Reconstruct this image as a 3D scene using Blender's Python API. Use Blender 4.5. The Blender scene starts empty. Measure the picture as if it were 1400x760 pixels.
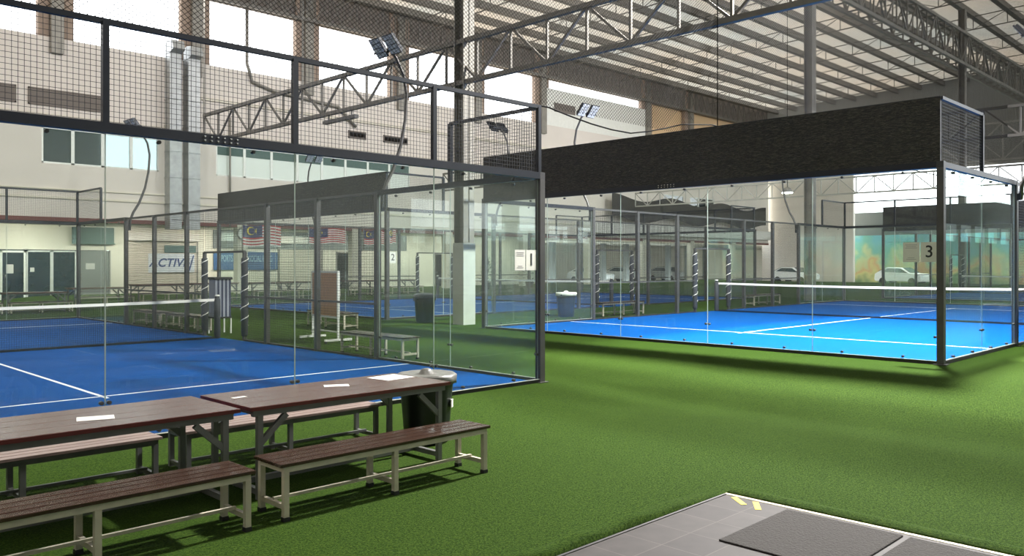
import bpy, math, random
from mathutils import Vector, Matrix
random.seed(7)
SC = bpy.context.scene
COL = SC.collection
PI = math.pi
R = math.radians

# ------------------------------------------------------------------ render settings
SC.view_settings.view_transform = 'Standard'
SC.view_settings.look = 'None'
SC.view_settings.gamma = 1.0
SC.view_settings.use_curve_mapping = False
SC.view_settings.exposure = EXPOSURE = 1.0
SC.cycles.max_bounces = 10
SC.cycles.diffuse_bounces = 4
SC.cycles.glossy_bounces = 4
SC.cycles.transmission_bounces = 6
SC.cycles.transparent_max_bounces = 80
SC.cycles.caustics_reflective = False
SC.cycles.caustics_refractive = False
SC.cycles.use_denoising = True
SC.cycles.sample_clamp_indirect = 6.0

# ------------------------------------------------------------------ colours and materials
def lin(c):
    c = c / 255.0
    return c / 12.92 if c <= 0.04045 else ((c + 0.055) / 1.055) ** 2.4
def rgb(r, g, b): return (lin(r), lin(g), lin(b), 1.0)

def new_mat(name):
    m = bpy.data.materials.new(name); m.use_nodes = True
    nt = m.node_tree; nt.nodes.clear()
    out = nt.nodes.new('ShaderNodeOutputMaterial')
    return m, nt, out

def pm(name, col, rough=0.5, metal=0.0, var=0.0, scale=6.0, stretch=(1, 1, 1), bump=0.0, bscale=None, spec=0.5, emit=None, estr=0.0, col2=None, detail=4.0):
    """Principled material with a noise that shifts the colour and (optionally) bumps the surface."""
    m, nt, out = new_mat(name)
    b = nt.nodes.new('ShaderNodeBsdfPrincipled')
    nt.links.new(b.outputs[0], out.inputs[0])
    b.inputs['Base Color'].default_value = col
    b.inputs['Roughness'].default_value = rough
    b.inputs['Metallic'].default_value = metal
    b.inputs['Specular IOR Level'].default_value = spec
    if var or col2 or bump:
        tc = nt.nodes.new('ShaderNodeTexCoord')
        mp = nt.nodes.new('ShaderNodeMapping'); mp.inputs['Scale'].default_value = stretch
        nt.links.new(tc.outputs['Object'], mp.inputs[0])
        n = nt.nodes.new('ShaderNodeTexNoise'); n.inputs['Scale'].default_value = scale; n.inputs['Detail'].default_value = detail
        nt.links.new(mp.outputs[0], n.inputs['Vector'])
        if var or col2:
            r = nt.nodes.new('ShaderNodeValToRGB')
            r.color_ramp.elements[0].position = 0.3; r.color_ramp.elements[1].position = 0.7
            c2 = col2 if col2 else tuple(min(1, c * (1 + var)) for c in col[:3]) + (1,)
            c1 = col if col2 else tuple(c * (1 - var) for c in col[:3]) + (1,)
            r.color_ramp.elements[0].color = c1; r.color_ramp.elements[1].color = c2
            nt.links.new(n.outputs['Fac'], r.inputs[0]); nt.links.new(r.outputs[0], b.inputs['Base Color'])
        if bump:
            n2 = n
            if bscale:
                n2 = nt.nodes.new('ShaderNodeTexNoise'); n2.inputs['Scale'].default_value = bscale; n2.inputs['Detail'].default_value = 3
                nt.links.new(tc.outputs['Object'], n2.inputs['Vector'])
            bp = nt.nodes.new('ShaderNodeBump'); bp.inputs['Strength'].default_value = bump; bp.inputs['Distance'].default_value = 0.02
            nt.links.new(n2.outputs['Fac'], bp.inputs['Height']); nt.links.new(bp.outputs[0], b.inputs['Normal'])
    if emit:
        b.inputs['Emission Color'].default_value = emit; b.inputs['Emission Strength'].default_value = estr
    return m

def glass_mat(name, tint, rough=0.0, ior=1.45, haze=0.013):
    """Thin clear sheet: lets light straight through, mirrors by Fresnel."""
    m, nt, out = new_mat(name)
    t = nt.nodes.new('ShaderNodeBsdfTransparent'); t.inputs[0].default_value = tint
    g = nt.nodes.new('ShaderNodeBsdfGlossy'); g.inputs['Roughness'].default_value = rough; g.inputs[0].default_value = (0.95, 1, 0.98, 1)
    f = nt.nodes.new('ShaderNodeFresnel'); f.inputs[0].default_value = ior
    mx = nt.nodes.new('ShaderNodeMixShader')
    ge = nt.nodes.new('ShaderNodeNewGeometry')          # only the face the ray enters mirrors; it stands for both surfaces of the thin pane
    iv = nt.nodes.new('ShaderNodeMath'); iv.operation = 'MULTIPLY_ADD'; iv.inputs[1].default_value = -1.45; iv.inputs[2].default_value = 1.45
    mu = nt.nodes.new('ShaderNodeMath'); mu.operation = 'MULTIPLY'; mu.use_clamp = True
    nt.links.new(ge.outputs['Backfacing'], iv.inputs[0]); nt.links.new(iv.outputs[0], mu.inputs[0]); nt.links.new(f.outputs[0], mu.inputs[1])
    nt.links.new(mu.outputs[0], mx.inputs[0]); nt.links.new(t.outputs[0], mx.inputs[1]); nt.links.new(g.outputs[0], mx.inputs[2])
    df = nt.nodes.new('ShaderNodeBsdfDiffuse'); df.inputs[0].default_value = (0.85, 0.87, 0.85, 1)      # pale layer painted in for the haze of mirrored bright windows
    m2 = nt.nodes.new('ShaderNodeMixShader'); m2.inputs[0].default_value = haze
    nt.links.new(mx.outputs[0], m2.inputs[1]); nt.links.new(df.outputs[0], m2.inputs[2])
    nt.links.new(m2.outputs[0], out.inputs[0])
    return m

def turf_mat():
    m, nt, out = new_mat('turf')
    b = nt.nodes.new('ShaderNodeBsdfPrincipled'); nt.links.new(b.outputs[0], out.inputs[0])
    b.inputs['Roughness'].default_value = 0.9; b.inputs['Specular IOR Level'].default_value = 0.05
    b.inputs['Sheen Weight'].default_value = 0.06; b.inputs['Sheen Roughness'].default_value = 0.5
    b.inputs['Sheen Tint'].default_value = rgb(170, 215, 120)
    tc = nt.nodes.new('ShaderNodeTexCoord')
    n = nt.nodes.new('ShaderNodeTexNoise'); n.inputs['Scale'].default_value = 62; n.inputs['Detail'].default_value = 6; n.inputs['Roughness'].default_value = 0.82
    n2 = nt.nodes.new('ShaderNodeTexNoise'); n2.inputs['Scale'].default_value = 0.5; n2.inputs['Detail'].default_value = 3
    nt.links.new(tc.outputs['Object'], n.inputs['Vector']); nt.links.new(tc.outputs['Object'], n2.inputs['Vector'])
    r = nt.nodes.new('ShaderNodeValToRGB'); e = r.color_ramp.elements
    e[0].position = 0.36; e[0].color = rgb(11, 27, 3); e[1].position = 0.66; e[1].color = rgb(77, 96, 32)
    e2 = r.color_ramp.elements.new(0.5); e2.color = rgb(42, 65, 16)
    nt.links.new(n.outputs['Fac'], r.inputs[0])
    mx = nt.nodes.new('ShaderNodeMixRGB'); mx.blend_type = 'MULTIPLY'; mx.inputs[0].default_value = 0.35
    r2 = nt.nodes.new('ShaderNodeValToRGB'); r2.color_ramp.elements[0].position = 0.3; r2.color_ramp.elements[1].position = 0.7
    r2.color_ramp.elements[0].color = (0.72, 0.74, 0.7, 1); r2.color_ramp.elements[1].color = (1, 1, 1, 1)
    nt.links.new(n2.outputs['Fac'], r2.inputs[0])
    nt.links.new(r.outputs[0], mx.inputs[1]); nt.links.new(r2.outputs[0], mx.inputs[2]); nt.links.new(mx.outputs[0], b.inputs['Base Color'])
    bp = nt.nodes.new('ShaderNodeBump'); bp.inputs['Strength'].default_value = 0.8; bp.inputs['Distance'].default_value = 0.02
    nt.links.new(n.outputs['Fac'], bp.inputs['Height']); nt.links.new(bp.outputs[0], b.inputs['Normal'])
    return m

def roof_mat():
    """Corrugated roofing sheet that lets part of the daylight glow through."""
    m, nt, out = new_mat('roof_sheet')
    d = nt.nodes.new('ShaderNodeBsdfDiffuse'); t = nt.nodes.new('ShaderNodeBsdfTranslucent')
    mx = nt.nodes.new('ShaderNodeMixShader'); mx.inputs[0].default_value = 0.17
    tc = nt.nodes.new('ShaderNodeTexCoord')
    n = nt.nodes.new('ShaderNodeTexNoise'); n.inputs['Scale'].default_value = 0.12; n.inputs['Detail'].default_value = 3
    nt.links.new(tc.outputs['Object'], n.inputs['Vector'])
    w = nt.nodes.new('ShaderNodeTexWave'); w.wave_type = 'BANDS'; w.bands_direction = 'X'; w.inputs['Scale'].default_value = 1.6
    nt.links.new(tc.outputs['Object'], w.inputs['Vector'])
    r = nt.nodes.new('ShaderNodeValToRGB'); e = r.color_ramp.elements
    e[0].position = 0.35; e[0].color = rgb(196, 196, 188); e[1].position = 0.65; e[1].color = rgb(222, 206, 186)
    nt.links.new(n.outputs['Fac'], r.inputs[0])
    mm = nt.nodes.new('ShaderNodeMixRGB'); mm.blend_type = 'MULTIPLY'; mm.inputs[0].default_value = 0.22
    nt.links.new(r.outputs[0], mm.inputs[1]); nt.links.new(w.outputs[0], mm.inputs[2])
    nt.links.new(mm.outputs[0], d.inputs[0]); nt.links.new(mm.outputs[0], t.inputs[0])
    nt.links.new(d.outputs[0], mx.inputs[1]); nt.links.new(t.outputs[0], mx.inputs[2]); nt.links.new(mx.outputs[0], out.inputs[0])
    return m

def shade_mat():
    """Knitted shade cloth: near-black, horizontal streaks where the knit is thin."""
    m, nt, out = new_mat('shade_cloth')
    d = nt.nodes.new('ShaderNodeBsdfPrincipled'); d.inputs['Base Color'].default_value = rgb(34, 36, 38); d.inputs['Roughness'].default_value = 0.75
    t = nt.nodes.new('ShaderNodeBsdfTransparent')
    tc = nt.nodes.new('ShaderNodeTexCoord'); mp = nt.nodes.new('ShaderNodeMapping'); mp.inputs['Scale'].default_value = (2.5, 2.5, 24)
    nt.links.new(tc.outputs['Object'], mp.inputs[0])
    n = nt.nodes.new('ShaderNodeTexNoise'); n.inputs['Scale'].default_value = 4.0; n.inputs['Detail'].default_value = 6; n.inputs['Roughness'].default_value = 0.7
    nt.links.new(mp.outputs[0], n.inputs['Vector'])
    r = nt.nodes.new('ShaderNodeValToRGB'); e = r.color_ramp.elements
    e[0].position = 0.50; e[0].color = (0.03, 0.03, 0.03, 1); e[1].position = 0.68; e[1].color = (0.2, 0.2, 0.2, 1)
    nt.links.new(n.outputs['Fac'], r.inputs[0])
    n2 = nt.nodes.new('ShaderNodeTexNoise'); n2.inputs['Scale'].default_value = 5.3; n2.inputs['Detail'].default_value = 5; n2.inputs['Roughness'].default_value = 0.75
    nt.links.new(mp.outputs[0], n2.inputs['Vector'])
    r2 = nt.nodes.new('ShaderNodeValToRGB'); q = r2.color_ramp.elements          # weathered, paler threads
    q[0].position = 0.48; q[0].color = rgb(24, 25, 28); q[1].position = 0.66; q[1].color = rgb(92, 84, 78)
    nt.links.new(n2.outputs['Fac'], r2.inputs[0]); nt.links.new(r2.outputs[0], d.inputs['Base Color'])
    mx = nt.nodes.new('ShaderNodeMixShader'); nt.links.new(r.outputs[0], mx.inputs[0])
    nt.links.new(d.outputs[0], mx.inputs[1]); nt.links.new(t.outputs[0], mx.inputs[2]); nt.links.new(mx.outputs[0], out.inputs[0])
    return m

def wood_mat(name, c1, c2, rough=0.35):
    return pm(name, c1, rough, col2=c2, scale=5.0, stretch=(0.7, 14, 14), bump=0.15, spec=0.5)

def tile_mat():
    m, nt, out = new_mat('floor_tile')
    b = nt.nodes.new('ShaderNodeBsdfPrincipled'); nt.links.new(b.outputs[0], out.inputs[0])
    b.inputs['Roughness'].default_value = 0.65; b.inputs['Specular IOR Level'].default_value = 0.2
    tc = nt.nodes.new('ShaderNodeTexCoord')
    br = nt.nodes.new('ShaderNodeTexBrick'); br.offset = 0.0; br.squash = 1.0
    br.inputs['Scale'].default_value = 1.0; br.inputs['Brick Width'].default_value = 0.33; br.inputs['Row Height'].default_value = 0.31
    br.inputs['Mortar Size'].default_value = 0.004; br.inputs['Mortar Smooth'].default_value = 0.1
    br.inputs['Color1'].default_value = rgb(52, 47, 47); br.inputs['Color2'].default_value = rgb(58, 53, 52); br.inputs['Mortar'].default_value = rgb(76, 70, 68)
    nt.links.new(tc.outputs['Object'], br.inputs['Vector'])
    n = nt.nodes.new('ShaderNodeTexNoise'); n.inputs['Scale'].default_value = 7; n.inputs['Detail'].default_value = 5
    nt.links.new(tc.outputs['Object'], n.inputs['Vector'])
    mx = nt.nodes.new('ShaderNodeMixRGB'); mx.blend_type = 'OVERLAY'; mx.inputs[0].default_value = 0.35
    nt.links.new(br.outputs[0], mx.inputs[1]); nt.links.new(n.outputs['Fac'], mx.inputs[2]); nt.links.new(mx.outputs[0], b.inputs['Base Color'])
    return m

def mural_mat():
    """Painted wall in big soft patches: sky blue, green, yellow, orange."""
    m, nt, out = new_mat('mural_paint')
    b = nt.nodes.new('ShaderNodeBsdfPrincipled'); nt.links.new(b.outputs[0], out.inputs[0]); b.inputs['Roughness'].default_value = 0.7
    tc = nt.nodes.new('ShaderNodeTexCoord')
    sp = nt.nodes.new('ShaderNodeSeparateXYZ'); nt.links.new(tc.outputs['Object'], sp.inputs[0])
    n = nt.nodes.new('ShaderNodeTexNoise'); n.inputs['Scale'].default_value = 0.5; n.inputs['Detail'].default_value = 2
    nt.links.new(tc.outputs['Object'], n.inputs['Vector'])
    ma = nt.nodes.new('ShaderNodeMath'); ma.operation = 'MULTIPLY_ADD'; ma.inputs[1].default_value = 0.14; ma.inputs[2].default_value = -0.28
    nt.links.new(sp.outputs['Z'], ma.inputs[0])
    ad = nt.nodes.new('ShaderNodeMath'); ad.operation = 'ADD'; nt.links.new(ma.outputs[0], ad.inputs[0]); nt.links.new(n.outputs['Fac'], ad.inputs[1])
    r = nt.nodes.new('ShaderNodeValToRGB'); e = r.color_ramp.elements
    e[0].position = 0.2; e[0].color = rgb(120, 150, 110); e[1].position = 0.95; e[1].color = rgb(170, 215, 205)
    for p, c in ((0.32, rgb(214, 206, 140)), (0.40, rgb(216, 176, 128)), (0.48, rgb(196, 206, 158)), (0.60, rgb(130, 190, 172)), (0.8, rgb(120, 190, 204))):
        x = e.new(p); x.color = c
    nt.links.new(ad.outputs[0], r.inputs[0]); nt.links.new(r.outputs[0], b.inputs['Base Color'])
    return m

def corr_mat(name, col, scale, axis='X'):
    m, nt, out = new_mat(name)
    b = nt.nodes.new('ShaderNodeBsdfPrincipled'); nt.links.new(b.outputs[0], out.inputs[0]); b.inputs['Base Color'].default_value = col; b.inputs['Roughness'].default_value = 0.6
    tc = nt.nodes.new('ShaderNodeTexCoord'); w = nt.nodes.new('ShaderNodeTexWave'); w.bands_direction = axis; w.inputs['Scale'].default_value = scale
    nt.links.new(tc.outputs['Object'], w.inputs['Vector'])
    bp = nt.nodes.new('ShaderNodeBump'); bp.inputs['Strength'].default_value = 0.6; bp.inputs['Distance'].default_value = 0.03
    nt.links.new(w.outputs['Fac'], bp.inputs['Height']); nt.links.new(bp.outputs[0], b.inputs['Normal'])
    return m

M = dict(
    turf=turf_mat(), roof=roof_mat(), shade=shade_mat(), tile=tile_mat(), mural=mural_mat(),
    blue=pm('court_blue', rgb(0, 72, 142), 0.62, var=0.08, scale=3.0, bump=0.15, bscale=260, spec=0.03),
    line=pm('court_line', rgb(236, 240, 244), 0.6),
    black=pm('black_steel', rgb(30, 33, 42), 0.38, metal=0.3, var=0.08, scale=8),
    post=pm('charcoal_steel', rgb(78, 76, 76), 0.42, metal=0.35, var=0.12, scale=6),
    wire=pm('dark_wire', rgb(40, 41, 44), 0.5, metal=0.3),
    cord=pm('net_cord', rgb(20, 19, 18), 0.9, spec=0.1),
    glass=glass_mat('court_glass', (0.955, 0.985, 0.972, 1)),
    pane=pm('window_glass', rgb(150, 165, 165), 0.03, metal=0.75, spec=0.8),
    darkpane=pm('dark_glass', rgb(30, 46, 52), 0.05, spec=0.9, var=0.2, scale=0.6),
    frostpane=pm('blind_behind_glass', rgb(226, 234, 228), 0.4, var=0.06, scale=30),
    chrome=pm('bolt_steel', rgb(200, 200, 200), 0.25, metal=1.0),
    alu=pm('aluminium', rgb(206, 206, 200), 0.35, metal=0.4, var=0.05),
    galv=pm('galvanised', rgb(132, 128, 120), 0.5, metal=0.25, var=0.14, scale=3),
    truss=pm('truss_paint', rgb(108, 104, 98), 0.55, metal=0.2, var=0.1, scale=3),
    galvl=pm('galvanised_light', rgb(176, 174, 168), 0.5, metal=0.2, var=0.1, scale=3),
    wall=pm('cream_render', rgb(216, 208, 200), 0.9, var=0.035, scale=0.6),
    wall2=pm('pale_yellow_render', rgb(216, 209, 194), 0.9, var=0.04, scale=0.8),
    brown=pm('brown_paint', rgb(112, 62, 56), 0.7),
    column=pm('rough_column', rgb(150, 132, 118), 0.9, var=0.12, scale=4),
    white=pm('white_paint', rgb(226, 226, 220), 0.55, var=0.04, scale=5),
    grey=pm('grey_panel', rgb(120, 124, 122), 0.7, var=0.05, scale=2),
    louver=pm('louvre_grey', rgb(112, 104, 98), 0.7),
    clad=corr_mat('end_cladding', rgb(150, 150, 146), 2.2, 'Y'),
    shutter=corr_mat('roller_shutter', rgb(196, 186, 172), 3.2, 'Z'),
    duct=pm('duct_sheet', rgb(168, 170, 170), 0.42, metal=0.45, var=0.12, scale=4),
    wood=wood_mat('table_wood', rgb(58, 38, 32), rgb(86, 60, 52), 0.24),
    slat=wood_mat('bench_slat', rgb(46, 31, 25), rgb(68, 50, 42), 0.17),
    slatold=wood_mat('weathered_slat', rgb(104, 86, 80), rgb(142, 122, 114), 0.4),
    edge=pm('redwood_edge', rgb(84, 28, 26), 0.35, var=0.15, scale=8),
    steel=pm('grey_painted_steel', rgb(106, 107, 104), 0.45, metal=0.2, var=0.08, scale=6),
    cream=pm('cream_painted_steel', rgb(186, 178, 160), 0.5, var=0.12, scale=9),
    rubber=pm('black_rubber', rgb(24, 24, 26), 0.6),
    binp=pm('black_plastic', rgb(26, 29, 30), 0.38, var=0.1, scale=4),
    bag=pm('bin_bag', rgb(92, 91, 86), 0.4, var=0.25, scale=10, bump=0.5),
    bluebin=pm('navy_plastic', rgb(30, 46, 66), 0.4, var=0.1, scale=4),
    paper=pm('paper', rgb(206, 204, 198), 0.7, var=0.02, scale=20),
    ink=pm('print_ink', rgb(34, 34, 40), 0.6),
    greyink=pm('grey_print', rgb(150, 146, 150), 0.7),
    cork=pm('tan_board', rgb(188, 142, 112), 0.8, var=0.06, scale=12),
    mat=pm('door_mat', rgb(44, 40, 38), 0.95, var=0.14, scale=60, bump=0.6),
    asphalt=pm('asphalt', rgb(150, 148, 142), 0.9, var=0.06, scale=2),
    carw=pm('white_car_paint', rgb(226, 228, 228), 0.2, spec=0.6),
    carg=pm('car_glass', rgb(60, 74, 78), 0.08, spec=0.8),
    red=pm('red_cloth', rgb(190, 52, 56), 0.8), flagw=pm('white_cloth', rgb(226, 222, 220), 0.8),
    navy=pm('navy_cloth', rgb(38, 44, 96), 0.8), yellow=pm('yellow_cloth', rgb(226, 196, 70), 0.8),
    banb=pm('banner_blue', rgb(44, 84, 128), 0.6, var=0.05, scale=2),
    bant=pm('banner_print', rgb(150, 176, 190), 0.6),
    activeb=pm('banner_pale', rgb(196, 200, 206), 0.6), activet=pm('banner_navy', rgb(54, 74, 120), 0.6),
    tape=pm('white_tape', rgb(236, 232, 224), 0.7),
    pad=pm('grey_padding', rgb(52, 54, 60), 0.7, var=0.2, scale=9),
    stripe1=pm('stripe_pale', rgb(150, 152, 164), 0.8), stripe2=pm('stripe_navy', rgb(48, 54, 78), 0.8),
    plant=pm('plant_leaf', rgb(60, 74, 56), 0.7, var=0.3, scale=20),
    tube=pm('led_tube', rgb(255, 255, 255), 0.4, emit=(1, 0.98, 0.9, 1), estr=6.0),
    lampglass=pm('lamp_lens', rgb(196, 200, 206), 0.5, spec=0.4),
    orange=pm('sunlit_cladding', rgb(222, 190, 150), 0.9, var=0.05, scale=0.4),
    kerb=pm('kerb_black', rgb(34, 32, 32), 0.6),
    trimw=pm('trim_pale', rgb(222, 208, 176), 0.45, var=0.12, scale=7),
    green=pm('green_board', rgb(72, 96, 92), 0.6),
)

# ------------------------------------------------------------------ mesh building
class MB:
    def __init__(s): s.v = []; s.f = []; s.m = []; s.sm = []
    def _add(s, vs, fs, mi=0, smooth=False):
        o = len(s.v); s.v += [tuple(p) for p in vs]
        for f in fs: s.f.append(tuple(i + o for i in f)); s.m.append(mi); s.sm.append(smooth)
        return s
    def box(s, x0, y0, z0, x1, y1, z1, mi=0):
        if x0 > x1: x0, x1 = x1, x0
        if y0 > y1: y0, y1 = y1, y0
        if z0 > z1: z0, z1 = z1, z0
        vs = [(x, y, z) for z in (z0, z1) for y in (y0, y1) for x in (x0, x1)]
        return s._add(vs, [(0, 2, 3, 1), (4, 5, 7, 6), (0, 1, 5, 4), (2, 6, 7, 3), (0, 4, 6, 2), (1, 3, 7, 5)], mi)
    def bar(s, a, b, w, h=None, mi=0):
        h = h or w; a = Vector(a); b = Vector(b); d = (b - a).normalized()
        up = Vector((0, 0, 1)) if abs(d.z) < 0.95 else Vector((0, 1, 0))
        x = d.cross(up).normalized(); y = x.cross(d).normalized()
        q = [(-w / 2, -h / 2), (w / 2, -h / 2), (w / 2, h / 2), (-w / 2, h / 2)]
        vs = [a + x * u + y * t for u, t in q] + [b + x * u + y * t for u, t in q]
        return s._add(vs, [(3, 2, 1, 0), (4, 5, 6, 7), (0, 1, 5, 4), (1, 2, 6, 5), (2, 3, 7, 6), (3, 0, 4, 7)], mi)
    def tube(s, pts, r, n=8, mi=0, caps=True):
        pts = [Vector(p) for p in pts]; rr = r if isinstance(r, (list, tuple)) else [r] * len(pts)
        o = len(s.v); nx = None
        for i, p in enumerate(pts):
            d = (pts[min(i + 1, len(pts) - 1)] - pts[max(i - 1, 0)]).normalized()
            if nx is None:
                up = Vector((0, 0, 1)) if abs(d.z) < 0.9 else Vector((1, 0, 0))
                nx = d.cross(up).normalized()
            nx = (nx - d * nx.dot(d)).normalized(); ny = d.cross(nx)
            for k in range(n):
                a = 2 * PI * k / n; s.v.append(tuple(p + (nx * math.cos(a) + ny * math.sin(a)) * rr[i]))
        for i in range(len(pts) - 1):
            for k in range(n):
                s.f.append((o + i * n + k, o + i * n + (k + 1) % n, o + (i + 1) * n + (k + 1) % n, o + (i + 1) * n + k)); s.m.append(mi); s.sm.append(n > 4)
        if caps:
            s.f.append(tuple(o + k for k in range(n))[::-1]); s.m.append(mi); s.sm.append(False)
            e = o + (len(pts) - 1) * n; s.f.append(tuple(e + k for k in range(n))); s.m.append(mi); s.sm.append(False)
        return s
    def cyl(s, a, b, r, n=12, mi=0): return s.tube([a, b], r, n, mi)
    def lathe(s, prof, n=24, c=(0, 0, 0), mi=0, wob=None):
        o = len(s.v)
        for i, (r, z) in enumerate(prof):
            for k in range(n):
                a = 2 * PI * k / n; q = r * (wob(k, i) if wob else 1)
                s.v.append((c[0] + q * math.cos(a), c[1] + q * math.sin(a), c[2] + z))
        for i in range(len(prof) - 1):
            for k in range(n):
                s.f.append((o + i * n + k, o + i * n + (k + 1) % n, o + (i + 1) * n + (k + 1) % n, o + (i + 1) * n + k)); s.m.append(mi); s.sm.append(True)
        s.f.append(tuple(o + k for k in range(n))[::-1]); s.m.append(mi); s.sm.append(False)
        e = o + (len(prof) - 1) * n; s.f.append(tuple(e + k for k in range(n))); s.m.append(mi); s.sm.append(False)
        return s
    def poly(s, pts, thick, mi=0):
        """a flat outline (3-D points) thickened along the vector thick"""
        t = Vector(thick); n = len(pts); P = [Vector(p) for p in pts]
        fs = [tuple(range(n))[::-1], tuple(range(n, 2 * n))] + [(i, (i + 1) % n, n + (i + 1) % n, n + i) for i in range(n)]
        return s._add(P + [p + t for p in P], fs, mi)
    def build(s, name, mats, parent=None, bevel=0.0):
        me = bpy.data.meshes.new(name)
        me.from_pydata(s.v, [], s.f)
        for mt in (mats if isinstance(mats, (list, tuple)) else [mats]): me.materials.append(mt)
        me.polygons.foreach_set('material_index', s.m); me.polygons.foreach_set('use_smooth', s.sm); me.update()
        o = bpy.data.objects.new(name, me); COL.objects.link(o)
        if parent: o.parent = parent
        if bevel:
            b = o.modifiers.new('bevel', 'BEVEL'); b.width = bevel; b.segments = 2; b.limit_method = 'ANGLE'
        return o

def tag(o, label=None, cat=None, group=None, kind=None):
    if label: o['label'] = label
    if cat: o['category'] = cat
    if group: o['group'] = group
    if kind: o['kind'] = kind
    return o
def thing(name, label, cat, loc=(0, 0, 0), rz=0.0, group=None):
    o = bpy.data.objects.new(name, None); COL.objects.link(o); o.empty_display_size = 0.1
    o.location = loc; o.rotation_euler = (0, 0, rz)
    return tag(o, label, cat, group)
def dup(root, loc, rz, label=None, group=None):
    def rec(o, par):
        c = o.copy(); COL.objects.link(c)
        if par: c.parent = par
        for ch in list(o.children): rec(ch, c)
        return c
    r = rec(root, None); r.location = loc; r.rotation_euler = (0, 0, rz)
    return tag(r, label, None, group)
def struct(mb, name, mats): return tag(mb.build(name, mats), kind='structure')

def text_mesh(body, size, mat, name, parent=None, loc=(0, 0, 0), rot=(0, 0, 0), shear=0.0, depth=0.002, align='CENTER', sx=1.0, bold=0.0):
    cu = bpy.data.curves.new(name, 'FONT'); cu.body = body; cu.size = size; cu.extrude = depth; cu.shear = shear; cu.align_x = align; cu.align_y = 'CENTER'; cu.offset = bold
    ob = bpy.data.objects.new(name, cu); COL.objects.link(ob)
    dg = bpy.context.evaluated_depsgraph_get(); me = bpy.data.meshes.new_from_object(ob.evaluated_get(dg))
    bpy.data.objects.remove(ob); bpy.data.curves.remove(cu)
    me.materials.clear(); me.materials.append(mat)
    o = bpy.data.objects.new(name, me); COL.objects.link(o); o.location = loc; o.rotation_euler = rot; o.scale = (sx, 1, 1)
    if parent: o.parent = parent
    return o

# ------------------------------------------------------------------ ground
def sm(a, b, x):
    t = max(0.0, min(1.0, (x - a) / (b - a))); return t * t * (3 - 2 * t)
def G(x, y): return 0.21 * sm(9.3, 12.4, x) - 0.10 * (1 - sm(6.3, 7.9, y)) * (1 - sm(8.6, 12.4, x))
GX0, GX1, GY0, GY1 = -14.0, 70.0, -10.0, 47.0
def make_ground():
    xs, ys = [], []
    x = GX0
    while x < GX1 + 1e-6: xs.append(x); x += 0.4 if -1 < x < 14 else 2.0
    y = GY0
    while y < GY1 + 1e-6: ys.append(y); y += 0.4 if -1 < y < 9 else 2.0
    mb = MB(); nx = len(xs)
    mb.v = [(a, b, G(a, b)) for b in ys for a in xs]
    for j in range(len(ys) - 1):
        for i in range(nx - 1):
            q = j * nx + i; mb.f.append((q, q + 1, q + 1 + nx, q + nx)); mb.m.append(0); mb.sm.append(True)
    struct(mb, 'floor', M['turf'])
make_ground()
# tiled entrance slab with its edging, the turf lip beside it and two mats
TZ = -0.085
mb = MB(); mb.box(-0.0, -6.0, -0.16, -9.0, 0, 0)
slab = struct(mb, 'floor_tiled', M['tile']); slab.location = (5.75, 3.38, TZ)
struct(MB().box(-3.2, 3.38, -0.12, 5.76, 3.40, TZ + 0.006), 'trim_1', M['kerb'])
struct(MB().box(5.75, -2.6, -0.12, 5.785, 3.40, TZ + 0.004), 'trim_2', M['trimw'])
lip = MB()
N = 60
for i in range(N + 1):
    x = -3.0 + 8.7 * i / N; h = (0.044 + 0.010 * math.sin(i * 1.7) + 0.006 * math.sin(i * 0.6)) * min(1, (N - i) / 8 + 0.1)
    w = 0.09 + 0.02 * math.sin(i * 0.8)
    lip.v += [(x, 3.402, TZ - 0.01), (x, 3.41, TZ + h), (x, 3.41 + w, TZ + h * 1.15), (x, 3.41 + w + 0.12, -0.101)]
for i in range(N):
    for k in range(3): lip.f.append((4 * i + k, 4 * i + 4 + k, 4 * i + 5 + k, 4 * i + 1 + k)); lip.m.append(0); lip.sm.append(True)
tag(lip.build('turf_edge', M['turf']), kind='structure')
lip2 = MB()
for i in range(41):
    y = -2.4 + 5.8 * i / 40
    lip2.v += [(5.787, y, TZ - 0.012), (5.80, y, TZ + 0.012), (5.93, y, TZ + 0.016 + 0.004 * math.sin(i)), (6.06, y, -0.101)]
for i in range(40):
    for k in range(3): lip2.f.append((4 * i + k, 4 * i + 1 + k, 4 * i + 5 + k, 4 * i + 4 + k)); lip2.m.append(0); lip2.sm.append(True)
tag(lip2.build('turf_edge', M['turf']), kind='structure')
def floor_mat(x0, y0, x1, y1, label):
    m = MB(); m.box(x0, y0, TZ, x1, y1, TZ + 0.012)
    tag(m.build('door_mat', M['mat'], bevel=0.006), label, 'mat', 'dark mats on the tiled entrance')
floor_mat(4.75, 2.03, 5.69, 2.85, 'dark grey entrance mat on the tiles, the one nearer the tile corner')
floor_mat(4.75, 1.10, 5.68, 1.985, 'dark grey entrance mat on the tiles, farther along the pale metal edge')

# ------------------------------------------------------------------ padel court: frame local with x = -u (along back wall), y = v (along length)
BW = 0.0019
def mesh_panel(p0, du, width, z0, z1, cell=0.05):
    """welded mesh: p0 start (x,y), du unit direction; square wires"""
    mb = MB(); n = max(1, round(width / cell)); k = max(1, round((z1 - z0) / cell)); w = BW * 2
    for i in range(n + 1):
        t = width * i / n; x, y = p0[0] + du[0] * t, p0[1] + du[1] * t
        mb.bar((x, y, z0), (x, y, z1), w)
    for j in range(k + 1):
        z = z0 + (z1 - z0) * j / k
        mb.bar((p0[0], p0[1], z), (p0[0] + du[0] * width, p0[1] + du[1] * width, z), w)
    return mb

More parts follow.
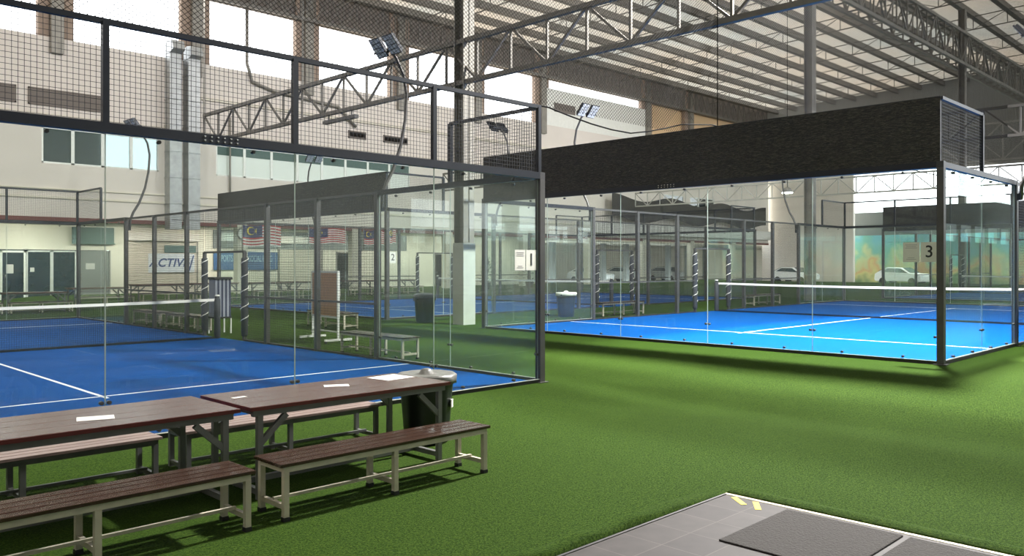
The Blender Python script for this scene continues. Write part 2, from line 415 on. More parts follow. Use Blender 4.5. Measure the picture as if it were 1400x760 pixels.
def clamps(pts, nrm):
    mb = MB()
    for (x, y, z) in pts:
        n = Vector(nrm)
        mb.cyl(Vector((x, y, z)) - n * 0.022, Vector((x, y, z)) + n * 0.022, 0.019, 10)
        mb.cyl(Vector((x, y, z)) - n * 0.027, Vector((x, y, z)) + n * 0.027, 0.009, 8)
    return mb

def glass_panel(root, a, b, z0, z1, nrm, near=True):
    """one toughened pane between floor points a and b with its clamps"""
    a = Vector((a[0], a[1], 0)); b = Vector((b[0], b[1], 0)); d = (b - a).normalized(); L = (b - a).length
    a2 = a + d * 0.004; b2 = b - d * 0.004
    mb = MB(); n = Vector(nrm) * 0.006
    vs = [a2 - n, b2 - n, b2 + n, a2 + n]
    mb._add([v + Vector((0, 0, z0)) for v in vs] + [v + Vector((0, 0, z1)) for v in vs],
            [(3, 2, 1, 0), (4, 5, 6, 7), (0, 1, 5, 4), (1, 2, 6, 5), (2, 3, 7, 6), (3, 0, 4, 7)])
    g = mb.build('glass_panel', M['glass'], root)
    spots = [(t, z) for t in (0.5, L - 0.5) for z in (z0 + 0.035, z1 - 0.035)]
    if near: spots += [(t, z0 + 0.36) for t in (0.035, L - 0.035)]
    for t, z in spots:
        p = a + d * t; clamps([(p.x, p.y, z)], nrm).build('clamp', M['post'], g)
    for q in (a2, b2):      # polished green-white edge of the pane
        MB().box(q.x - 0.0025, q.y - 0.0025, z0, q.x + 0.0025, q.y + 0.0025, z1).build('polished_edge', M['edgeglass'], g)
    return g
M['edgeglass'] = pm('glass_edge', rgb(200, 210, 202), 0.2, spec=0.6)

W_, L_ = 10.0, 20.0
def make_enclosure():
    root = thing('padel_court_enclosure', '', 'court enclosure')
    def post(x, y, z0, z1, w=0.10, d=0.10, mat='post', name='post'):
        mb = MB(); mb.box(x - w / 2, y - d / 2, z0, x + w / 2, y + d / 2, z1)
        if z0 < 0.05: mb.box(x - w * 0.9, y - d * 0.9, z0, x + w * 0.9, y + d * 0.9, z0 + 0.012)
        return mb.build(name, M[mat], root)
    def beam(a, b, w, h, mat='black', name='beam'):
        return MB().bar(a, b, w, h).build(name, M[mat], root)
    for v0, s in ((0.0, 1), (L_, -1)):
        # end wall: five panes, heavy beam at 3 m, mesh to 4 m
        for k in range(5):
            glass_panel(root, (-2.0 * k - (0.05 if k == 0 else 0), v0), (-2.0 * k - 2.0 + (0.05 if k == 4 else 0), v0), 0.05, 2.95, (0, 1, 0), s > 0)
        beam((-W_ - 0.05, v0, 3.0), (0.05, v0, 3.0), 0.10, 0.095)
        sp = MB()                                                        # bolted joint of the beam
        for i in range(6):
            for dz in (-0.02, 0.02): sp.cyl((-4.7 - 0.07 * i, v0 - 0.056 , 3.0 + dz), (-4.7 - 0.07 * i, v0 + 0.056, 3.0 + dz), 0.009, 8)
        sp.build('joint_bolts', M['chrome'], root)
        MB().box(-W_, v0 - 0.03, 0.0, 0, v0 + 0.03, 0.05).build('bottom_channel', M['kerb'], root)
        MB().box(-W_, v0 - 0.012 - s * 0.03, 0.05, 0, v0 + 0.012 - s * 0.03, 0.056).build('channel_lip', M['alu'], root)
        for k, x in enumerate((-0.035, -2, -4, -6, -8, -W_ + 0.035)):
            post(x, v0, 3.045, 4.0, 0.06, 0.06, 'black', 'mesh_post')
        beam((-W_, v0, 4.0), (0, v0, 4.0), 0.05, 0.05, 'black', 'top_rail')
        for k in range(5):
            mesh_panel((-2.0 * k - 0.03, v0), (-1, 0), 1.94, 3.06, 3.98).build('mesh_panel', M['wire'], root)
        for x in (0.0, -W_):
            post(x, v0, 0.0, 3.05, 0.10, 0.10)
            glass_panel(root, (x, v0 + s * 0.05), (x, v0 + s * 2), 0.05, 2.95, (1, 0, 0), s > 0)
            glass_panel(root, (x, v0 + s * 2), (x, v0 + s * 3.95), 0.05, 2.95, (1, 0, 0), s > 0)
            beam((x, v0 + s * 0.05, 3.0), (x, v0 + s * 4.05, 3.0), 0.08, 0.085)
            MB().box(x - 0.03, v0, 0.0, x + 0.03, v0 + s * 4, 0.05).build('bottom_channel', M['kerb'], root)
            MB().box(x - 0.012, v0, 0.05, x + 0.012, v0 + s * 4, 0.056).build('channel_lip', M['alu'], root)
            post(x, v0 + s * 2, 3.04, 4.0, 0.06, 0.06, 'black', 'mesh_post')
            beam((x, v0, 4.0), (x, v0 + s * 2.0, 4.0), 0.05, 0.05, 'black', 'top_rail')
            mesh_panel((x, v0 + s * 0.03), (0, s), 1.94, 3.05, 3.98).build('mesh_panel', M['wire'], root)
    for x in (0.0, -W_):
        for v in (4, 6, 8, 12, 14, 16): post(x, v, 0.0, 3.02, 0.09, 0.10, 'post')
        beam((x, 4, 3.0), (x, 16, 3.0), 0.05, 0.05, 'post', 'top_rail')
        for a, b in ((4, 9), (11, 16)):
            beam((x, a, 1.0), (x, b, 1.0), 0.04, 0.04, 'post', 'mid_rail')
            MB().box(x - 0.03, a, 0.0, x + 0.03, b, 0.045).build('bottom_channel', M['kerb'], root)
        for v in (9, 11):
            post(x, v, 0.0, 2.0, 0.07, 0.07, 'post', 'gate_post')
            pd = MB(); rr = [(0.062, 0.12), (0.075, 0.14), (0.078, 0.6), (0.074, 1.1), (0.078, 1.6), (0.074, 1.84), (0.06, 1.86)]
            pd.lathe(rr, 12, (x, v, 0), wob=lambda k, i: 1 + 0.06 * math.sin(k * 2.1 + i * 1.7))
            p = pd.build('post_padding', M['pad'], root)
            tp = MB()
            for z in (0.35, 0.62, 0.98, 1.30, 1.62):
                tp.tube([(x + 0.084 * math.cos(t * 0.9), v + 0.084 * math.sin(t * 0.9), z + 0.035 * t) for t in range(8)], 0.011, 6)
            tp.build('tape_strip', M['tape'], p)
        beam((x, 9, 2.0), (x, 11, 2.0), 0.05, 0.05, 'post', 'gate_header')
        for a, b in ((4, 6), (6, 8), (8, 9), (11, 12), (12, 14), (14, 16)):
            mesh_panel((x, a + 0.05), (0, 1), b - a - 0.1, 0.06, 2.96).build('mesh_panel', M['wire'], root)
        mesh_panel((x, 9.03), (0, 1), 1.94, 2.04, 2.96).build('mesh_panel', M['wire'], root)
    return root

def make_surface(x, y, z, rz, n):
    mb = MB(); mb.box(-W_ + 0.03, 0.03, -0.05, -0.03, L_ - 0.03, 0.012, 0)
    lw = 0.025; t0, t1 = 0.0121, 0.014
    for v in (3.05, L_ - 3.05): mb.box(-W_ + 0.04, v - lw, t0, -0.04, v + lw, t1, 1)
    mb.box(-5 - lw, 2.85, t0, -5 + lw, L_ - 2.85, t1, 1)
    o = mb.build('floor_court', [M['blue'], M['line']]); o.location = (x, y, z); o.rotation_euler = (0, 0, rz)
    tag(o, kind='structure')

def make_net():
    root = thing('padel_net', '', 'net')
    mb = MB(); n = 230; k = 20
    def sag(t): return 0.90 - 0.04 * 4 * t * (1 - t)
    for i in range(n + 1):
        t = i / n; x = -0.12 - 9.76 * t
        mb.bar((x, 10, 0.03), (x, 10, sag(t) - 0.03), 0.0032)
    for j in range(k):
        z = 0.03 + j * 0.043
        for i in range(12):
            t0, t1 = i / 12, (i + 1) / 12
            mb.bar((-0.12 - 9.76 * t0, 10, z), (-0.12 - 9.76 * t1, 10, z), 0.0032)
    mb.build('net_mesh', M['wire'], root)
    tp = MB()
    for i in range(24):
        t0, t1 = i / 24, (i + 1) / 24
        tp.bar((-0.12 - 9.76 * t0, 10, sag(t0)), (-0.12 - 9.76 * t1, 10, sag(t1)), 0.012, 0.06)
    tp.build('tape', M['tape'], root)
    MB().bar((-0.12, 10, 0.035), (-9.88, 10, 0.035), 0.012, 0.05).build('bottom_band', M['black'], root)
    for x in (-0.16, -W_ + 0.16):
        p = MB().box(x - 0.035, 9.965, 0.0, x + 0.035, 10.035, 0.98).lathe([(0.058, 0.02), (0.07, 0.05), (0.072, 0.9), (0.06, 0.94)], 12, (x, 10, 0)).build('post', M['pad'], root)
        MB().lathe([(0.05, 0.0), (0.055, 0.02), (0.04, 0.035)], 12, (x, 10, 0.98)).build('cap', M['tape'], p)
    return root

courts = [  # corner of the end wall nearest the camera, height, turn
    ((8.79, 8.21, 0.0), 0.0), ((13.29, 4.20, 0.21), -PI / 2), ((13.45, 18.25, 0.21), -PI / 2), ((37.4, 4.20, 0.21), -PI / 2)]
enc_labels = ['glass and black mesh padel court enclosure behind the brown tables, without shade cloth',
              'padel court enclosure on the right with dark shade cloth facing the open turf',
              'padel court enclosure at the back with shade cloth, seen through the left court, marked 2',
              'farthest padel court enclosure beyond the net of the right court']
net_labels = ['court net with white tape behind the brown tables', 'court net with white tape inside the right court',
              'court net inside the back court marked 2', 'court net inside the farthest court']
enc0 = make_enclosure(); net0 = make_net()
encs = []
for i, (loc, rz) in enumerate(courts):
    make_surface(*loc, rz, i)
    if i == 0:
        for o in (enc0, net0): o.location = loc; o.rotation_euler = (0, 0, rz)
        tag(enc0, enc_labels[0], None, 'padel court enclosures'); tag(net0, net_labels[0], None, 'padel nets'); encs.append(enc0)
    else:
        encs.append(dup(enc0, loc, rz, enc_labels[i])); dup(net0, loc, rz, net_labels[i])
for i in (1, 2, 3):           # shade cloth tied over the upper mesh, a little slack between its ties
    mb = MB(); n = 50
    for j in range(n + 1):
        x = -W_ * j / n; dip = -0.012 * abs(math.sin(PI * x / 2.0)); 
        mb.v += [(x, -0.045, 2.97 + 0.008 * math.sin(j * 1.3)), (x, -0.045, 4.02 + dip), (x, -0.040, 4.02 + dip), (x, -0.040, 2.97 + 0.008 * math.sin(j * 1.3))]
    for j in range(n):
        a = 4 * j
        for q in range(4): mb.f.append((a + q, a + 4 + q, a + 4 + (q + 1) % 4, a + (q + 1) % 4)); mb.m.append(0); mb.sm.append(False)
    c = mb.build('shade_cloth', M['shade'], encs[i]); c['label'] = 'black knitted shade cloth'

# ------------------------------------------------------------------ curved floodlight poles
def make_floodlight():
    """curved pole standing off a side post; local +x points away from the court"""
    root = thing('floodlight', '', 'floodlight')
    pts = [(0.095, 0, 2.70), (0.105, 0, 2.95), (0.20, 0, 3.2), (0.35, 0, 3.45), (0.52, 0, 3.90), (0.62, 0, 4.38), (0.655, 0, 4.86), (0.59, 0, 5.2), (0.42, 0, 5.5), (0.30, 0, 5.62)]
    MB().tube(pts, [0.036, 0.036, 0.035, 0.034, 0.032, 0.03, 0.03, 0.028, 0.026, 0.025], 10).build('pole', M['post'], root)
    MB().box(0.047, -0.06, 2.68, 0.11, 0.06, 2.80).build('bracket', M['black'], root)
    MB().bar((0.30, -0.32, 5.62), (0.30, 0.32, 5.62), 0.04).build('cross_arm', M['black'], root)
    for sy in (-1, 1):
        c = Vector((0.16, sy * 0.20, 5.66)); tilt = R(-52)
        X = Vector((math.cos(tilt), 0, math.sin(tilt))); Z = Vector((-math.sin(tilt), 0, math.cos(tilt))); Y = Vector((0, 1, 0))
        def P(a, b, d): return c + X * a + Y * b + Z * d
        h = MB()
        def slab_(a0, b0, d0, a1, b1, d1, mb, mi=0):
            vs = [P(a, b, d) for d in (d0, d1) for b in (b0, b1) for a in (a0, a1)]
            mb._add(vs, [(0, 2, 3, 1), (4, 5, 7, 6), (0, 1, 5, 4), (2, 6, 7, 3), (0, 4, 6, 2), (1, 3, 7, 5)], mi)
        slab_(-0.19, -0.15, 0, 0.19, 0.15, 0.03, h)
        for f in range(6): slab_(-0.17, -0.13 + f * 0.05, 0.03, 0.17, -0.122 + f * 0.05, 0.075, h)
        slab_(0.05, -0.17, -0.02, 0.09, -0.15, 0.05, h); slab_(0.05, 0.15, -0.02, 0.09, 0.17, 0.05, h)
        head = h.build('lamp_head', M['black'], root)
        l = MB()
        for a in range(4):
            for b in range(2): slab_(-0.175 + a * 0.09, -0.135 + b * 0.14, -0.012, -0.10 + a * 0.09, -0.01 + b * 0.14, 0.0, l)
        l.build('lens', M['lampglass'], head)
    return root
fl0 = make_floodlight(); used = []
def place_flood(ci, side, v, label):
    (ox, oy, oz), rz = courts[ci]
    x = 0.0 if side == 'r' else -W_
    p = Matrix.Rotation(rz, 4, 'Z') @ Vector((x, v, 0)) + Vector((ox, oy, oz))
    rot = rz + (0 if side == 'r' else PI)
    if not used:
        fl0.location = p; fl0.rotation_euler = (0, 0, rot); tag(fl0, label, None, 'curved court floodlights'); used.append(1)
    else: dup(fl0, p, rot, label)
place_flood(0, 'r', 4.0, 'curved pole floodlight rising in front of the lattice truss, nearest on the left court')
place_flood(0, 'r', 16.0, 'curved pole floodlight in front of the mirrored upper window by the far left')
place_flood(1, 'l', 4.0, 'curved pole floodlight standing above the left part of the dark shade cloth')
place_flood(1, 'r', 4.0, 'curved floodlight at the right edge of the picture, twin heads seen from behind')
place_flood(1, 'l', 16.0, 'curved floodlight seen through the glass at the far left corner of the right court')
place_flood(1, 'r', 16.0, 'curved floodlight seen through the right side glass of the right court')
place_flood(2, 'l', 4.0, 'curved floodlight before the upper windows, left end of the back court')
place_flood(2, 'r', 4.0, 'curved floodlight seen through the upper mesh near the left court corner')

# ------------------------------------------------------------------ hall columns, roof, trusses
def h_column(x, y, z0, z1, w=0.36, mat='galv', name='column'):
    mb = MB(); t = 0.03
    mb.box(x - w / 2, y - w / 2, z0, x + w / 2, y - w / 2 + t, z1); mb.box(x - w / 2, y + w / 2 - t, z0, x + w / 2, y + w / 2, z1)
    mb.box(x - t / 2, y - w / 2, z0, x + t / 2, y + w / 2, z1)
    struct(mb, name, M[mat])
def lattice(a, b, z0, z1, bay, chord, web, name, mat='truss', cross=False, wide=0.0):
    """lattice girder between plan points a and b; wide > 0 makes it a box girder"""
    mb = MB(); a = Vector((a[0], a[1], 0)); b = Vector((b[0], b[1], 0)); d = (b - a); L = d.length; d.normalize(); n = max(1, round(L / bay))
    nrm = Vector((-d.y, d.x, 0))
    for off in ((-wide / 2, wide / 2) if wide else (0,)):
        o = nrm * off
        for z in (z0, z1): mb.bar(a + o + Vector((0, 0, z)), b + o + Vector((0, 0, z)), chord)
        for i in range(n + 1):
            p = a + d * (L * i / n) + o; mb.bar(p + Vector((0, 0, z0)), p + Vector((0, 0, z1)), web)
            if i < n:
                q = a + d * (L * (i + 1) / n) + o
                up = i % 2 == 0
                mb.bar(p + Vector((0, 0, z0 if up else z1)), q + Vector((0, 0, z1 if up else z0)), web)
                if cross: mb.bar(p + Vector((0, 0, z1 if up else z0)), q + Vector((0, 0, z0 if up else z1)), web * 0.8)
    if wide:
        for i in range(n + 1):
            p = a + d * (L * i / n)
            for z in (z0, z1): mb.bar(p - nrm * wide / 2 + Vector((0, 0, z)), p + nrm * wide / 2 + Vector((0, 0, z)), web)
    struct(mb, name, M[mat])
def roof_z(y): return 16.9 + (40 - y) * 0.03
RX0, RX1, RY0, RY1 = -12.0, 76.0, -9.0, 41.0
# middle row of columns
for x in (13.80, 33.0, 52.7): h_column(x, 15.5, 0.15, 16.6)
mb = MB(); mb.box(13.80 - 0.20, 15.30, 0.1, 13.80 + 0.20, 15.70, 2.25)
struct(mb, 'column_sleeve', pm('sleeve_paint', rgb(176, 176, 168), 0.7, var=0.06, scale=4))
# box girders over the middle columns and under the eave
lattice((-10, 15.5), (75, 15.5), 13.2, 15.0, 1.4, 0.16, 0.06, 'roof_girder', mat='galv', wide=0.7)
lattice((-10, 39.6), (75, 39.6), 15.0, 16.7, 0.9, 0.18, 0.06, 'roof_girder', cross=True)
# low trusses running across the hall
lattice((13.7, -6), (13.7, 30.0), 6.25, 7.28, 1.15, 0.11, 0.055, 'roof_truss')
lattice((33.0, -6), (33.0, 39), 6.25, 7.28, 1.15, 0.10, 0.055, 'roof_truss')
lattice((52.7, -6), (52.7, 39), 6.25, 7.28, 1.15, 0.10, 0.055, 'roof_truss', mat='galvl')
mb = MB()
for y in (30.0, 23.0, 8.0, 1.0, -5.9): mb.bar((13.7, y, 7.28), (13.7, y, roof_z(y) - 0.4), 0.05)
struct(mb, 'truss_hanger', M['galv'])
# roof sheets
mb = MB(); mb._add([(RX0, RY0, roof_z(RY0)), (RX1, RY0, roof_z(RY0)), (RX1, RY1, roof_z(RY1)), (RX0, RY1, roof_z(RY1))], [(0, 1, 2, 3)])
struct(mb, 'ceiling', M['roof'])
# purlins: deep double sections
y = 39.0
while y > RY0 + 0.4:
    z = roof_z(y)
    mb = MB(); mb.box(RX0, y - 0.10, z - 0.42, RX1, y + 0.10, z - 0.03); mb.box(RX0, y - 0.16, z - 0.44, RX1, y + 0.16, z - 0.40)
    struct(mb, 'roof_purlin', M['truss']); y -= 1.9
# light rafters: slim lattices under the purlins
x = 6.0
while x < 75:
    mb = MB(); n = 26
    for i in range(n):
        y0 = RY0 + 0.5 + i * 1.9; y1 = y0 + 1.9
        if y1 > 40: break
        za, zb = roof_z(y0), roof_z(y1)
        mb.bar((x, y0, za - 1.15), (x, y1, zb - 1.15), 0.055); mb.bar((x, y0, za - 0.34), (x, y1, zb - 0.34), 0.05)
        mb.bar((x, y0, za - 1.15), (x, y0, za - 0.34), 0.04)
        if i % 2: mb.bar((x, y0, za - 1.15), (x, y1, zb - 0.34), 0.035)
        else: mb.bar((x, y0, za - 0.34), (x, y1, zb - 1.15), 0.035)
    struct(mb, 'roof_rafter', M['truss']); x += 6.4
# wires that hang from the roof
mb = MB()
for (px, py, z0, z1) in ((13.55, 8.15, 4.0, 17.6),):
    mb.cyl((px, py, z0), (px, py, z1), 0.01, 6)
tag(mb.build('hanging_cable', M['cord']), 'thin dark cable hanging from the roof along the ball net', 'cable')

# ------------------------------------------------------------------ ball-stop netting hung from roof to court top along y = 8.2
def ball_netting():
    mb = MB(); x0, x1, z0, z1, y = -4.0, 46.0, 4.03, 14.2, 8.235
    p, q = 0.068, 0.056; k = q / p; r = 0.003
    H = z1 - z0; run = H / k
    def seg(ax, az, bx, bz, yy):
        if max(ax, bx) > 12.9 and min(az, bz) < 4.32: return
        d = Vector((bx - ax, 0, bz - az)).normalized(); n = Vector((-d.z, 0, d.x)) * r
        o = len(mb.v); yv = r
        for (cx, cz) in ((ax, az), (bx, bz)):
            mb.v += [(cx + n.x, yy, cz + n.z), (cx - n.x * 0.6, yy + yv, cz - n.z * 0.6), (cx - n.x * 0.6, yy - yv, cz - n.z * 0.6)]
        for a, b in ((0, 1), (1, 2), (2, 0)): mb.f.append((o + a, o + b, o + 3 + b, o + 3 + a)); mb.m.append(0); mb.sm.append(False)
    step = 1.0
    for sgn in (1, -1):
        s = x0 - run
        while s < x1:
            a = max(s, x0); e = min(s + run, x1)
            t = a
            while t < e - 1e-4:
                u = min(t + step, e)
                if sgn > 0: seg(t, z0 + (t - s) * k, u, z0 + (u - s) * k, y)
                else: seg(t, z1 - (t - s) * k, u, z1 - (u - s) * k, y + 0.004)
                t = u
            s += p
    o = mb.build('net_mesh', M['cord'], None)
    return o
root = thing('ball_netting', 'tall diamond ball-stop netting hung from the roof above the court glass', 'netting', (0, 0, 0))
nm = ball_netting(); nm.parent = root
pts = [(-4 + 0.5 * i, 8.235, 4.03) for i in range(26)] + [(9.0 + 0.5 * i, 8.235, 4.03 - 0.16 * math.sin(PI * min(1, i / 7.0)) + 0.28 * max(0, (i - 4) / 5.0)) for i in range(10)] + [(14 + i, 8.235, 4.30) for i in range(32)]
MB().tube(pts, 0.012, 6).build('hem_rope', M['cord'], root)

# ------------------------------------------------------------------ building along the back (upper facade y = 40, recessed ground floor y = 44)
FY, GYW = 40.0, 44.0
def facade():
    """wall with openings cut for the upper windows"""
    x0, x1, z0, z1 = -14.0, 76.0, 3.8, 11.7
    wins = [(10.97, 16.03, 6.16, 7.75), (18.9, 31.2, 6.19, 7.75), (46.0, 47.8, 7.7, 9.4), (48.3, 50.1, 7.7, 9.4), (58, 61, 5.6, 7.6), (62, 66, 5.6, 7.6)]
    xs = sorted({x0, x1, *[w[0] for w in wins], *[w[1] for w in wins]}); zs = sorted({z0, z1, *[w[2] for w in wins], *[w[3] for w in wins]})
    mb = MB()
    for i in range(len(xs) - 1):
        for j in range(len(zs) - 1):
            cx, cz = (xs[i] + xs[i + 1]) / 2, (zs[j] + zs[j + 1]) / 2
            if any(w[0] < cx < w[1] and w[2] < cz < w[3] for w in wins): continue
            mb.box(xs[i], FY, zs[j], xs[i + 1], FY + 0.25, zs[j + 1])
    struct(mb, 'wall_back_upper', M['wall'])
    return wins
wins = facade()
struct(MB().box(-14, 40.1, 15.0, 76, 40.3, 16.85), 'wall_back_eave', M['louver'])
struct(MB().box(43.3, FY, 11.7, 55.6, FY + 0.25, 14.35), 'wall_back_raised', M['white'])
struct(MB().box(56.6, FY + 0.4, 11.7, 76, FY + 0.6, 15.2), 'wall_back_cladding', M['orange'])
struct(MB().box(-14, FY - 0.04, 3.62, 76, FY + 0.25, 3.80), 'trim_3', M['brown'])
struct(MB().box(-14, FY - 0.05, 4.62, 76, FY, 4.72).box(-14, FY - 0.05, 5.02, 76, FY, 5.08), 'trim_4', M['wall2'])
struct(MB().box(-14, FY - 0.02, 8.3, 76, FY, 8.34).box(17.9, FY - 0.10, 9.9, 76, FY, 10.05), 'trim_5', M['wall2'])
struct(MB().box(-14, FY + 0.25, 3.62, 47, GYW, 3.7), 'ceiling_soffit', M['wall2'])
def window(n, x0, z0, x1, z1, panes, glass, y=FY, blind=0.0):
    r = MB(); f = 0.07
    r.box(x0, y + 0.02, z0, x1, y + 0.12, z0 + f); r.box(x0, y + 0.02, z1 - f, x1, y + 0.12, z1)
    for i in range(panes + 1):
        x = x0 + (x1 - x0) * i / panes; w = f if 0 < i < panes else f
        r.box(max(x0, x - w), y + 0.02, z0, min(x1, x + w), y + 0.12, z1)
    fr = r.build('window_%d' % n, M['alu']); tag(fr, kind='structure')
    for i in range(panes):
        a = x0 + (x1 - x0) * i / panes + 0.07; b = x0 + (x1 - x0) * (i + 1) / panes - 0.07
        MB().box(a, y + 0.06, z0 + f, b, y + 0.075, z1 - f - blind).build('pane', M[glass], fr)
        if blind: MB().box(a, y + 0.05, z1 - f - blind, b, y + 0.08, z1 - f).build('blind_box', M['green'], fr)
window(1, *[wins[0][i] for i in (0, 2, 1, 3)], 4, 'pane')
window(2, *[wins[1][i] for i in (0, 2, 1, 3)], 8, 'frostpane', blind=0.42)
window(3, *[wins[2][i] for i in (0, 2, 1, 3)], 2, 'darkpane'); window(4, *[wins[3][i] for i in (0, 2, 1, 3)], 2, 'darkpane')
window(5, *[wins[4][i] for i in (0, 2, 1, 3)], 2, 'darkpane'); window(6, *[wins[5][i] for i in (0, 2, 1, 3)], 3, 'darkpane')
def louvre(x0, z0, x1, z1, label):
    rt = thing('louvre_vent', label, 'vent', ((x0 + x1) / 2, FY, z0), 0, 'louvre vents on the upper facade')
    w = (x1 - x0) / 2; h = z1 - z0
    MB().box(-w, -0.05, 0, w, 0.0, 0.06).box(-w, -0.05, h - 0.06, w, 0, h).box(-w, -0.05, 0, -w + 0.06, 0, h).box(w - 0.06, -0.05, 0, w, 0, h).build('frame', M['louver'], rt)
    m = MB(); n = 7
    for i in range(n): z = 0.06 + (h - 0.12) * i / n; m.bar((-w + 0.05, -0.03, z + 0.03), (w - 0.05, -0.03, z + 0.03), 0.05, 0.085)
    m.build('blades', M['louver'], rt)
louvre(10.43, 8.65, 13.45, 9.4, 'long grey louvre vent on the cream wall above the mirrored window')
louvre(8.2, 8.65, 9.98, 9.4, 'grey louvre vent on the cream wall cut by the left edge of the picture')
louvre(26.75, 8.95, 27.96, 9.38, 'small louvre vent on the cream wall below the lattice truss, the left one of two')
louvre(29.2, 8.95, 31.0, 9.38, 'small louvre vent on the cream wall below the lattice truss, the right one of two')
louvre(44.3, 12.75, 46.6, 13.4, 'grey louvre vent high on the raised white wall under the bright strip of sky')
# facade columns up to the eave
for k in range(9):
    x = 11.55 + 6.3 * k
    if k == 6: continue
    mb = MB(); mb.box(x - 0.72, FY + 0.02, 11.7, x + 0.72, FY + 0.35, 16.8)
    mb2 = MB(); mb2.box(x - 0.25, FY - 0.22, 11.0, x + 0.25, FY + 0.02, 16.8)
    struct(mb, 'column', M['column']); struct(mb2, 'column', M['galv'])
for k in range(8): struct(MB().box(20.0 + 7 * k, FY - 0.1, 0.0, 20.55 + 7 * k, FY + 0.35, 3.75), 'column', M['wall2'])
# ventilation ducts on the facade
def duct(x, w, zt, label):
    rt = thing('ventilation_duct', label, 'duct', (x, FY, 3.4), 0, 'ventilation ducts on the facade')
    m = MB(); z = 0.0; H = zt - 3.4
    while z < H - 0.01:
        h = min(1.25, H - z); m.box(-w / 2, -0.62, z, w / 2, -0.02, z + h - 0.03); m.box(-w / 2 - 0.03, -0.65, z + h - 0.03, w / 2 + 0.03, -0.01, z + h); z += h
    m.build('shaft', M['duct'], rt)
    hd = MB(); pts = [(-0.32 + 0.0, H)] 
    prof = [(0, -0.62, H), (0, -0.62, H + 0.35), (0, -0.9, H + 0.62), (0, -1.3, H + 0.5), (0, -1.25, H + 0.15), (0, -1.0, H + 0.25), (0, -0.9, H + 0.05)]
    hd.poly([(-w / 2, -0.02, H), (-w / 2, -0.02, H + 0.45), (-w / 2, -0.35, H + 0.62), (-w / 2, -0.85, H + 0.55), (-w / 2, -1.0, H + 0.12), (-w / 2, -0.62, H)], (w, 0, 0))
    hd.build('hood', M['duct'], rt)
duct(16.6, 0.58, 11.85, 'left of two tall sheet metal ventilation ducts on the cream facade')
duct(17.5, 0.58, 11.7, 'right of two tall sheet metal ventilation ducts on the cream facade')
def pipe(pts, label, r=0.06):
    tag(MB().tube(pts, r, 8).build('wall_pipe', M['galv']), label, 'pipe')
pipe([(20.5, FY - 0.12, 14.9), (20.5, FY - 0.12, 12.1), (20.8, FY - 0.12, 11.2), (22.0, FY - 0.12, 10.9), (26.0, FY - 0.12, 10.6), (27.2, FY - 0.12, 9.6)], 'grey drain pipe bending along the cream wall right of the ducts', 0.09)
pipe([(19.6, FY - 0.08, 3.6), (19.6, FY - 0.08, 9.2)], 'thin vertical grey pipe beside the ducts on the cream facade', 0.05)
# recessed ground floor
struct(MB().box(-14, GYW, -0.2, 10.3, GYW + 0.2, 3.65).box(15.2, GYW, -0.2, 47.0, GYW + 0.2, 3.65).box(10.3, GYW, 2.42, 15.2, GYW + 0.2, 3.65), 'wall_back', M['wall2'])
struct(MB().box(10.3, GYW + 0.5, -0.2, 15.2, GYW + 0.6, 2.5), 'wall_back_inner', M['darkpane'])
def door(n, x0, x1, z1, glass, frame):
    f = MB(); w = 0.09
    f.box(x0, GYW - 0.04, 0, x0 + w, GYW + 0.1, z1); f.box(x1 - w, GYW - 0.04, 0, x1, GYW + 0.1, z1); f.box(x0, GYW - 0.04, z1 - w, x1, GYW + 0.1, z1)
    o = f.build('door_%d' % n, M[frame]); tag(o, kind='structure')
    MB().box(x0 + w, GYW, 0.02, x1 - w, GYW + 0.03, z1 - w).build('door_pane', M[glass], o)
    MB().cyl((x0 + 0.2, GYW - 0.05, 0.95), (x0 + 0.2, GYW - 0.05, 1.25), 0.015, 8).build('handle', M['chrome'], o)
door(1, 10.32, 11.38, 2.36, 'darkpane', 'white'); door(2, 13.62, 15.2, 2.40, 'grey', 'grey')
window(7, 11.40, 0.05, 13.60, 2.38, 2, 'darkpane', GYW - 0.06)
def notice(x, z, w, h, y, label):
    tag(MB().box(x - w / 2, y - 0.012, z - h / 2, x + w / 2, y - 0.004, z + h / 2).build('paper_notice', M['paper']), label, 'notice', 'paper notices')
notice(10.72, 1.50, 0.30, 0.42, GYW, 'white paper notice on the white framed glass door'); notice(11.66, 1.46, 0.18, 0.2, GYW, 'small white paper notice on the dark window beside the door')
notice(14.25, 1.62, 0.42, 0.3, GYW, 'white paper notice on the grey framed door')
# roller shutters, dark hatch, banners, clock
for (a, b, lab) in ((16.0, 19.7, 'cream roller shutter behind the pale banner'), (24.6, 27.5, 'cream roller shutter right of the blue banner')):
    sh = thing('roller_shutter', lab, 'shutter', ((a + b) / 2, GYW, 0), 0, 'roller shutters'); w = (b - a) / 2
    MB().box(-w + 0.05, -0.05, 0.02, w - 0.05, -0.012, 2.95).build('curtain', M['shutter'], sh)
    MB().box(-w, -0.3, 2.95, w, -0.012, 3.35).build('housing', M['wall'], sh)
    for s in (-1, 1): MB().box(s * w - 0.05, -0.07, 0, s * w + 0.05, -0.012, 2.95).build('guide_rail', M['galv'], sh)
tag(MB().box(13.4, GYW - 0.25, 2.75, 15.3, GYW - 0.012, 3.55).box(13.35, GYW - 0.27, 2.72, 15.35, GYW - 0.2, 2.76).build('dark_hatch', M['green']), 'dark green boxed panel on the wall above the grey framed door', 'panel')
def banner(x0, x1, z0, z1, face, lab, y):
    b = thing('banner', lab, 'banner', ((x0 + x1) / 2, y, (z0 + z1) / 2)); w, h = (x1 - x0) / 2, (z1 - z0) / 2
    MB().box(-w, -0.02, -h, w, 0, h).build('sheet', M[face], b)
    return b, w, h
b, w, h = banner(17.05, 19.5, 1.28, 2.28, 'activeb', 'pale banner with italic navy lettering on the roller shutter', GYW - 0.1)
